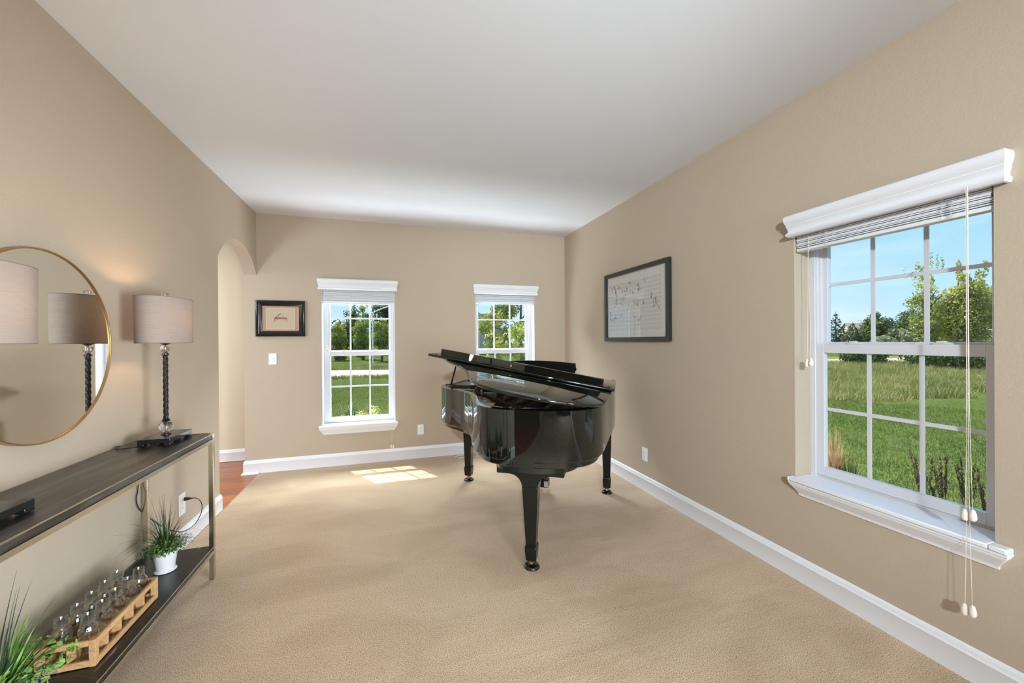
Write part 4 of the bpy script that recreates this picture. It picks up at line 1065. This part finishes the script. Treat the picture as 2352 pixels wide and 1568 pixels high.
def ground():
    xs = list(np.concatenate([np.linspace(-60, -4, 50), np.linspace(-3.9, 16, 110), np.linspace(16.2, 60, 110), np.linspace(61, 260, 50)]))
    ys = list(np.concatenate([np.linspace(-60, 0, 20), np.linspace(.3, 34, 150), np.linspace(34.5, 260, 70)]))
    nx, ny = len(xs), len(ys); v = [(x, y, gz(x, y)) for y in ys for x in xs]; f = []
    for j in range(ny-1):
        for i in range(nx-1):
            x0, x1, y0, y1 = xs[i], xs[i+1], ys[j], ys[j+1]
            if x1 < 2.42 and y1 < 4.9: continue
            f.append((j*nx+i, j*nx+i+1, (j+1)*nx+i+1, (j+1)*nx+i))
    me = bpy.data.meshes.new('ground'); me.from_pydata(v, [], f); me.materials.append(ground_mat())
    a = me.attributes.new('meadow', 'FLOAT', 'POINT'); a.data.foreach_set('value', [meadow_f(x, y) for x, y, _ in v])
    for p in me.polygons: p.use_smooth = True
    o = bpy.data.objects.new('ground', me); COL.objects.link(o); tag(o, kind='structure')
    # gravel-pale road
    b = MB(); X = np.linspace(-60, 160, 120); ring = []
    for x in X: ring.append([(x, road_y(x)-2.3, gz(x, road_y(x)-2.3)+.02), (x, road_y(x)+2.1, gz(x, road_y(x)+2.1)+.05), (x, road_y(x)+2.1, GZ-.4), (x, road_y(x)-2.3, GZ-.4)])
    b.loft(ring); tag(b.build('road', mat('pale_concrete_road', (.46, .43, .37), .9, var=(3, (.52, .49, .42), .3, .7)), sharp=60), kind='structure')
ground()

def in_view(x, y, rects):
    return any(a <= math.atan2(x, y) <= b for a, b in rects)
def grass_field(name, label, region, n, h, w, seed, m, cat='grass'):
    rnd = np.random.RandomState(seed); vs = []; fs = []; c = 0
    while c < n:
        x, y = region(rnd)
        if x is None: continue
        z = gz(x, y)-.01; a = rnd.uniform(0, PI); hh = h*rnd.uniform(.45, 1.15); lx, ly = rnd.normal(0, .35, 2)*hh; s = w*rnd.uniform(.7, 1.3)
        dx, dy = math.cos(a)*s, math.sin(a)*s
        vs += [(x-dx, y-dy, z), (x+dx, y+dy, z), (x+dx*.6+lx*.4, y+dy*.6+ly*.4, z+hh*.55), (x-dx*.6+lx*.4, y-dy*.6+ly*.4, z+hh*.55), (x+lx, y+ly, z+hh)]
        k = 5*c; fs += [(k, k+1, k+2, k+3), (k+3, k+2, k+4)]; c += 1
    me = bpy.data.meshes.new(name); me.from_pydata(vs, [], fs); me.materials.append(m)
    o = bpy.data.objects.new(name, me); COL.objects.link(o); return tag(o, label, cat, kind='stuff')
GR1 = leafy('lawn_blades', (.075, .110, .020), (.155, .190, .046), 1.3, .35)
GR2 = leafy('meadow_blades', (.17, .21, .045), (.36, .35, .12), .7, .35)
GR3 = leafy('straw_blades', (.42, .36, .18), (.60, .53, .32), 1.2, .35)
def polar(rnd, a0, a1, r0, r1, bias=1.6):
    a = math.radians(rnd.uniform(a0, a1)); r = r0+(r1-r0)*rnd.uniform()**bias
    return r*math.sin(a), r*math.cos(a)
def reg_right(rnd):
    x, y = polar(rnd, 52, 72, 3.4, 15)
    return (x, y) if (x > 2.6 and meadow_f(x, y) < .6) else (None, None)
def reg_back(rnd):
    x, y = polar(rnd, -10, 3, 5.4, 18)
    return (x, y) if (y > 5.1 and meadow_f(x, y) < .6) else (None, None)
def reg_mead(rnd):
    x, y = polar(rnd, 52, 70, 11, 34, 1.0)
    return (x, y) if (meadow_f(x, y) > .3 and y < road_y(x)-2.6) else (None, None)
def reg_mead2(rnd):
    a = rnd.uniform(-11, 3); y = rnd.uniform(19, 34); x = math.tan(math.radians(a))*y
    return (x, y) if (meadow_f(x, y) > .3 and abs(y-road_y(x)) > 2.5) else (None, None)
grass_field('lawn_grass', 'short green lawn grass outside the large right-wall window', reg_right, 46000, .075, .0042, 1, GR1)
grass_field('lawn_grass', 'green lawn grass seen through the left back-wall window', reg_back, 22000, .075, .0045, 2, GR1)
grass_field('meadow_grass', 'tall yellow-green meadow grass on the bank before the road, right-wall window', reg_mead, 38000, .30, .009, 3, GR2)
grass_field('meadow_grass', 'rough grass verge along the road, seen through the left back-wall window', reg_mead2, 12000, .22, .010, 4, GR2)
grass_field('straw_grass', 'pale dry grass scattered through the meadow bank outside the right-wall window', reg_mead, 7000, .30, .007, 5, GR3)

BARK = mat('grey_brown_bark', (.10, .075, .05), .95)
LF_A = leafy('maple_foliage', (.17, .24, .04), (.52, .56, .12), .9, .5)
LF_B = leafy('light_willow_foliage', (.24, .30, .07), (.58, .58, .20), .7, .5)
LF_C = leafy('dark_woodland_foliage', (.06, .11, .035), (.15, .21, .06), .5, .4)
LF_D = leafy('bright_near_foliage', (.14, .20, .03), (.55, .56, .15), 3.0, .45)
LF_S = leafy('spruce_needles', (.02, .05, .02), (.06, .11, .04), 1.5, .1)
LF_P = leafy('pale_shrub_foliage', (.16, .20, .10), (.34, .36, .20), 1.0, .3)
LF_H = leafy('dark_hedge_foliage', (.015, .05, .012), (.07, .15, .03), 6, .2)
def foliage(blobs, n, size, seed, shell=.35):
    """leaf quads scattered through a set of ellipsoids (cx,cy,cz,rx,ry,rz)"""
    r = np.random.RandomState(seed); bl = np.array(blobs, float); wt = (bl[:, 3]*bl[:, 4]*bl[:, 5])**.67; idx = r.choice(len(bl), n, p=wt/wt.sum())
    d = r.normal(size=(n, 3)); d /= np.linalg.norm(d, axis=1)[:, None]; rad = r.uniform(size=n)**shell
    c = bl[idx, :3]+d*bl[idx, 3:]*rad[:, None]
    nr = d+r.normal(size=(n, 3))*.7; nr /= np.linalg.norm(nr, axis=1)[:, None]
    u = np.cross(nr, r.normal(size=(n, 3))); u /= np.linalg.norm(u, axis=1)[:, None]; w = np.cross(nr, u); s = (size*r.uniform(.6, 1.4, n))[:, None]
    V = np.stack([c-u*s, c+w*s*.55, c+u*s, c-w*s*.55], 1).reshape(-1, 3)
    b = MB(); b.v = V.tolist(); b.f = [(4*i, 4*i+1, 4*i+2, 4*i+3) for i in range(n)]; return b
def tree(loc, h, rad, m, leaf, n, seed, label, cat='tree', base=.25, group=None, narrow=1., sparse=0, name='tree'):
    root = empty(name, (loc[0], loc[1], gz(loc[0], loc[1])), label=label, cat=cat, group=group); r = random.Random(seed)
    bl = []
    for i in range(16):
        t = r.uniform(0, 1); a = r.uniform(0, 2*PI); prof = math.sin(PI*(.18+.74*t))**.8; q = rad*prof*.55*math.sqrt(r.random())
        z = h*(base+(1-base)*t*.86+.04); s = rad*r.uniform(.30, .50)*prof
        bl.append((q*math.cos(a)*narrow*1.2, q*math.sin(a)*1.2, z, s, s, s*r.uniform(.8, 1.2)))
    bl.append((0, 0, h*(base+.42*(1-base)), rad*.75, rad*.75, h*(1-base)*.40))
    for i in range(sparse):                                # thin leader shoots above the crown
        a = r.uniform(0, 2*PI); q = rad*r.uniform(.2, .9); z = h*r.uniform(.85, 1.08)
        bl.append((q*math.cos(a), q*math.sin(a), z, rad*.07, rad*.07, h*.10))
    foliage(bl, n, leaf, seed).build('foliage', m, root, sharp=0, solid=False)
    b = MB(); b.tube([(0, 0, -.1), (.02*h, 0, h*.3), (0, .02*h, h*.6), (0, 0, h*.88)], [h*.022+.03, h*.018+.02, h*.012, h*.004], 8)
    for i in range(6):
        a = r.uniform(0, 2*PI); z = h*r.uniform(base, .6); b.tube([(0, 0, z), (rad*.35*math.cos(a), rad*.35*math.sin(a), z+h*.10), (rad*.7*math.cos(a), rad*.7*math.sin(a), z+h*.17)], [h*.008, h*.005, h*.002], 5)
    b.build('trunk', BARK, root)
    return root
def spruce(loc, h, rad, seed, label):
    root = empty('spruce_tree', (loc[0], loc[1], gz(loc[0], loc[1])), label=label, cat='tree', group='dark spruces in the distance'); r = np.random.RandomState(seed); bl = []
    for k in range(15):
        t = k/14; rr = rad*(1-t)**.85+.05; nb = max(3, int(9*(1-t)))
        for j in range(nb):
            a = 2*PI*j/nb+k*.7; bl.append((rr*.62*math.cos(a), rr*.62*math.sin(a), h*(.08+.88*t), rr*.42, rr*.42, h*.035))
    foliage(bl, 2600, .14, seed).build('foliage', LF_S, root, sharp=0, solid=False)
    MB().tube([(0, 0, -.1), (0, 0, h*1.0)], [.16, .02], 8).build('trunk', BARK, root)
# beyond the road, left back window
tree((-4.75, 41.3), 4.3, 1.15, LF_A, .085, 5600, 21, 'small round yellow-green maple beyond the road, leftmost in the left back-wall window', group='maples beyond the road', base=.0)
tree((-2.62, 42.6), 6.1, 1.25, LF_A, .085, 6600, 22, 'tall young maple beyond the road, middle of the left back-wall window', group='maples beyond the road', base=.01, sparse=5)
tree((-.72, 38.0), 4.2, 1.20, LF_A, .085, 5200, 23, 'small maple with bare trunk by the street lamp, right part of the left back-wall window', group='maples beyond the road', base=.20)
tree((-.1, 55.5), 10.0, 3.0, LF_C, .17, 8000, 24, 'large dark tree rising behind the street lamp, left back-wall window', base=.1)
tree((-4.6, 57.), 8.0, .9, LF_C, .16, 420, 25, 'thin airy tree tops against the sky, left back-wall window', base=.35, sparse=6)
for i, (x, y, h, r_, lb) in enumerate([(-26, 99, 9.2, 8, 'distant dark wood behind the far tan house, left back-wall window'), (-10, 103, 9.6, 7, 'distant dark wood above the first maple, left back-wall window'), (1, 100, 9.0, 4, 'distant dark wood between the maples, left back-wall window'), (8, 88, 10.5, 6, 'distant dark wood behind the large dark tree, left back-wall window')]):
    tree((x, y), h, r_, LF_C, .40, 2600, 30+i, lb, group='distant woods', base=.02)
# tree just outside the narrow window
def near_tree():
    root = empty('tree', (3.52, 10.45, GZ), label='bright leafy tree close outside the narrow back-wall window behind the piano', cat='tree')
    r = random.Random(5); bl = []
    for i in range(34):
        a = r.uniform(0, 2*PI); q = 1.35*math.sqrt(r.random()); z = r.uniform(1.55, 4.4); bl.append((q*math.cos(a), q*math.sin(a), z, r.uniform(.24, .42), r.uniform(.24, .42), r.uniform(.20, .36)))
    for i in range(12):
        a = r.uniform(0, 2*PI); q = r.uniform(.5, 1.3); bl.append((q*math.cos(a), q*math.sin(a), r.uniform(1.12, 1.5), .14, .14, .12))
    foliage(bl, 15000, .045, 77).build('foliage', LF_D, root, sharp=0, solid=False)
    b = MB(); b.tube([(.05, 0, -.1), (.05, 0, 1.1), (0, .05, 2.0), (.05, 0, 3.6)], [.062, .055, .04, .012], 10)
    for i in range(16):
        a = r.uniform(0, 2*PI); z = r.uniform(1.2, 3.2); b.tube([(0.03, 0, z), (.45*math.cos(a), .45*math.sin(a), z+.25), (1.2*math.cos(a), 1.2*math.sin(a), z+.55)], [.018, .011, .004], 5)
    b.build('trunk', BARK, root)
near_tree()
# shrubs under the left back window
for i, (x, y, h, r_, m, lb) in enumerate([(-.80, 6.80, .86, .27, LF_H, 'dark green shrub just below the left pane of the left back-wall window'), (-.44, 6.72, .82, .27, leafy('speckled_shrub_foliage', (.06, .12, .02), (.42, .45, .16), 9, .3), 'yellow-speckled shrub just below the middle pane of the left back-wall window'),
                                          (-.62, 7.0, .84, .09, LF_H, 'thin dark sprig between two shrubs, left back-wall window')]):
    root = empty('shrub', (x, y, GZ), label=lb, cat='shrub', group='shrubs under the left window'); r = random.Random(60+i)
    bl = [(r.uniform(-.7, .7)*r_, r.uniform(-.7, .7)*r_, h*r.uniform(.3, .85), r_*.42, r_*.42, h*.16) for _ in range(14)]
    foliage(bl, 2600 if i < 2 else 500, .016, 60+i, .5).build('foliage', m, root, sharp=0, solid=False)
    b = MB()
    for k in range(8): b.tube([(0, 0, 0), (r.uniform(-.6, .6)*r_, r.uniform(-.6, .6)*r_, h*.6), (r.uniform(-.9, .9)*r_, r.uniform(-.9, .9)*r_, h*.98)], [.008, .005, .002], 5)
    b.build('stem', BARK, root)
# right window: big pale trees, dark woods, spruces, shrubs
tree((33.9, 16.6), 6.4, 1.15, LF_B, .075, 3600, 41, 'airy pale green tree with thin shoots, left of the big trees in the right-wall window', base=.12, sparse=12, group='pale trees by the road')
tree((35.9, 15.9), 6.1, 2.0, LF_B, .085, 15000, 42, 'big pale yellow-green tree in the lower right of the right-wall window', base=.08, sparse=9, group='pale trees by the road')
tree((40.0, 15.6), 6.2, 2.4, LF_B, .085, 11000, 43, 'big pale tree cut off by the right edge of the right-wall window', base=.08, sparse=3, group='pale trees by the road')
spruce((65.4, 42.6), 6.0, 2.1, 44, 'dark spruce with pointed top at the left edge of the right-wall window')
spruce((62.3, 38.4), 4.2, 1.9, 45, 'low dark spruce right below the distant house, right-wall window')
spruce((60.5, 41.6), 3.2, 1.4, 145, 'lowest dark spruce between the pointed one and the house, right-wall window')
tree((66.5, 38.2), 5.3, 2.2, LF_C, .17, 4500, 46, 'rounded dark green tree just right of the distant house, right-wall window', base=.02, group='dark trees beyond the meadow')
tree((71.5, 41.0), 6.2, 3.0, LF_C, .17, 6000, 47, 'rounded dark tree in the middle of the distant tree line, right-wall window', base=.02, group='dark trees beyond the meadow')
tree((78.0, 39.6), 6.9, 3.6, LF_C, .17, 6500, 48, 'tallest rounded dark tree of the distant tree line, right-wall window', base=.02, group='dark trees beyond the meadow')
tree((72.0, 34.2), 5.8, 2.8, LF_C, .17, 5000, 49, 'dark green tree partly behind the airy pale tree, right-wall window', base=.02, group='dark trees beyond the meadow')
tree((55.8, 29.9), 2.9, 2.2, LF_P, .17, 2200, 50, 'pale grey-green rounded shrub before the dark trees, right-wall window', base=.0, name='shrub', cat='shrub')
tree((50.5, 28.6), 2.1, 1.8, LF_P, .17, 1200, 51, 'low pale shrub left of the rounded grey-green shrub, right-wall window', base=.0, name='shrub', cat='shrub')
tree((26.6, 15.9), 1.15, 1.5, LF_H, .09, 3600, 52, 'dark low bush before the road, left and middle lower panes of the right-wall window', base=.0, name='shrub', cat='shrub')
tree((27.6, 12.6), 1.15, 2.0, LF_H, .09, 4200, 53, 'dark low bush under the big pale trees, right lower pane of the right-wall window', base=.0, name='shrub', cat='shrub')
# dry ornamental grass and dark stems close to the right window
def clump(name, loc, n, h, spread, w, m, seed, label, cat):
    b = blades(n, seed, spread*.22, spread, h, w, .35)
    root = empty(name, (loc[0], loc[1], GZ), label=label, cat=cat); o = b.build('grass_blades', m, root, sharp=0, solid=False); o['kind'] = 'stuff'; return root
STRAW = leafy('dry_straw_blades', (.34, .19, .085), (.62, .44, .24), 5, .25)
clump('ornamental_grass', (5.02, 3.30), 420, .92, .20, .0035, STRAW, 71, 'tall dry straw-coloured ornamental grass clump outside the lower left of the right-wall window', 'grass clump')
clump('ornamental_grass', (5.16, 3.22), 260, .60, .26, .0035, leafy('green_straw_blades', (.05, .08, .02), (.20, .20, .08), 5, .25), 72, 'shorter green-brown grass clump behind the dry straw one, right-wall window', 'grass clump')
PUR = leafy('dark_plume_stems', (.035, .022, .018), (.12, .07, .05), 20, .1)
for i, (x, y) in enumerate([(4.93, 2.41), (5.00, 2.32), (5.08, 2.20), (5.15, 2.10), (5.21, 2.00)]):
    root = empty('dark_plume_plant', (x, y, GZ), label='dark purple-brown plume plant low outside the right-wall window, %s' % ['leftmost of the five', 'second of the five from the left', 'middle one of the five', 'fourth of the five from the left', 'rightmost of the five'][i], cat='plant', group='dark plume plants outside the right window')
    r = random.Random(80+i); b = MB()
    for k in range(6):
        a = r.uniform(0, 2*PI); sp = r.uniform(.03, .13); hh = r.uniform(.48, .72)
        pts = [(0, 0, 0), (sp*.4*math.cos(a), sp*.4*math.sin(a), hh*.5), (sp*math.cos(a), sp*math.sin(a), hh)]; b.tube(pts, [.003, .0026, .001], 5)
        for q in range(44):
            t = .45+.55*q/44; px = Vector(pts[1]).lerp(Vector(pts[2]), (t-.45)/.55); an = r.uniform(0, 2*PI); s = .013
            b.add([px, px+Vector((s*math.cos(an), s*math.sin(an), s*1.4)), px+Vector((.3*s*math.cos(an), .3*s*math.sin(an), s*2.2))], [(0, 1, 2)])
    b.build('plume_stems', PUR, root, sharp=0, solid=False)
# street lamp
def street_lamp():
    x, y = -1.25, 31.8; root = empty('street_lamp', (x, y, GZ), label='slender white street lamp with curved arm beyond the road, left back-wall window', cat='street lamp')
    m = mat('white_painted_steel', (.75, .73, .66), .5)
    MB().tube([(0, 0, 0), (0, 0, 4.05)], [.055, .045], 10).build('pole', m, root)
    MB().tube([(0, 0, 4.03), (.35, 0, 4.22), (.8, 0, 4.42), (1.45, -.1, 4.62)], .040, 8).build('arm', m, root)
    MB().lathe([(.02, 4.56), (.15, 4.57), (.16, 4.62), (.08, 4.70), (.02, 4.71)], (1.55, -.1, 0), 14).build('lamp_head', m, root)
street_lamp()
# houses
def gable_house(name, loc, rz, w, d, h, rh, wallm, roofm, label, over=.35, chimney=None):
    root = empty(name, (loc[0], loc[1], GZ), rz, label=label, cat='house')
    MB().prism([(-w/2, -.2), (w/2, -.2), (w/2, h), (0, h+rh), (-w/2, h)], lambda a, c: (a, -d/2, c), lambda a, c: (a, d/2, c)).build('wall', wallm, root, sharp=20)
    for s in (-1, 1):
        n = Vector((s*rh, 0, w/2)).normalized()*.10
        a = Vector((s*(w/2+over), 0, h-rh*over/(w/2))); b_ = Vector((0, 0, h+rh))
        pts = [(a.x, a.z), (b_.x, b_.z), (b_.x+n.x, b_.z+n.z), (a.x+n.x, a.z+n.z)]
        MB().prism(pts, lambda p, q: (p, -d/2-over, q), lambda p, q: (p, d/2+over, q)).build('roof', roofm, root, sharp=20)
        MB().prism([(a.x, a.z-.16), (b_.x, b_.z-.16), (b_.x, b_.z), (a.x, a.z)], lambda p, q: (p, -d/2-over-.03, q), lambda p, q: (p, -d/2-over+.05, q)).build('barge_board', mat('pale_barge_board', (.55, .56, .50), .7), root, sharp=20)
    return root
SID = mat('sage_green_siding', (.38, .42, .33), .8, var=(2, (.42, .46, .37), .3, .7)); ROOFB = mat('brown_shingles', (.17, .14, .11), .95, var=(20, (.23, .19, .15), .3, .7))
hs = gable_house('house', (9.3, 60.4), -.20, 10.5, 12, 4.9, 3.0, SID, ROOFB, 'neighbouring sage green house with brown roof, in the narrow back-wall window', .3)
B('house_wing', SID, hs, (5.0, 7.2, -2.5, 5.5, -.2, 4.3))
MB().prism([(-3.0, 4.2), (6.0, 4.2), (1.5, 6.2)], lambda a, c: (4.6, a, c), lambda a, c: (7.6, a, c)).build('wing_roof', ROOFB, hs, sharp=20)
B('door', mat('blue_green_door', (.10, .22, .24), .5), hs, (5.6, 6.6, -2.60, -2.48, 0, 2.1))
B('window', mat('dark_far_glass', (.05, .06, .07), .1), hs, (-2.2, -1.2, -6.06, -5.98, 1.2, 2.4), (1.4, 2.4, -6.06, -5.98, 1.2, 2.4))
TAN = mat('tan_siding', (.42, .33, .24), .8); GREYR = mat('grey_brown_shingles', (.25, .21, .17), .95)
gable_house('house', (-12.6, 86), .15, 4.4, 8, 3.2, 2.4, TAN, GREYR, 'distant tan house with grey-brown roof, left edge of the left back-wall window')
h2 = gable_house('house', (128, 78.0), 1.0, 4.0, 5, 4.6, 1.6, mat('cream_siding', (.62, .52, .38), .8), GREYR, 'distant cream house with a chimney above the trees, right-wall window')
B('chimney', MATS['cream_siding'], h2, (-2.9, -1.9, -3.2, -2.2, -.2, 7.3), (-3.0, -1.8, -3.3, -2.1, 7.0, 7.3))
B('window', MATS['dark_far_glass'], h2, (-.6, .6, -2.58, -2.46, 2.6, 3.9))
# outside skin of the house wall keeps the ground line closed
struct('trim_2', mat('foundation_concrete', (.35, .34, .32), .9), (XE-.2, XR+.21, YB+.16, YB+.2, -.9, -.1), (XR+.16, XR+.20, YR, YB+.2, -.9, -.1))
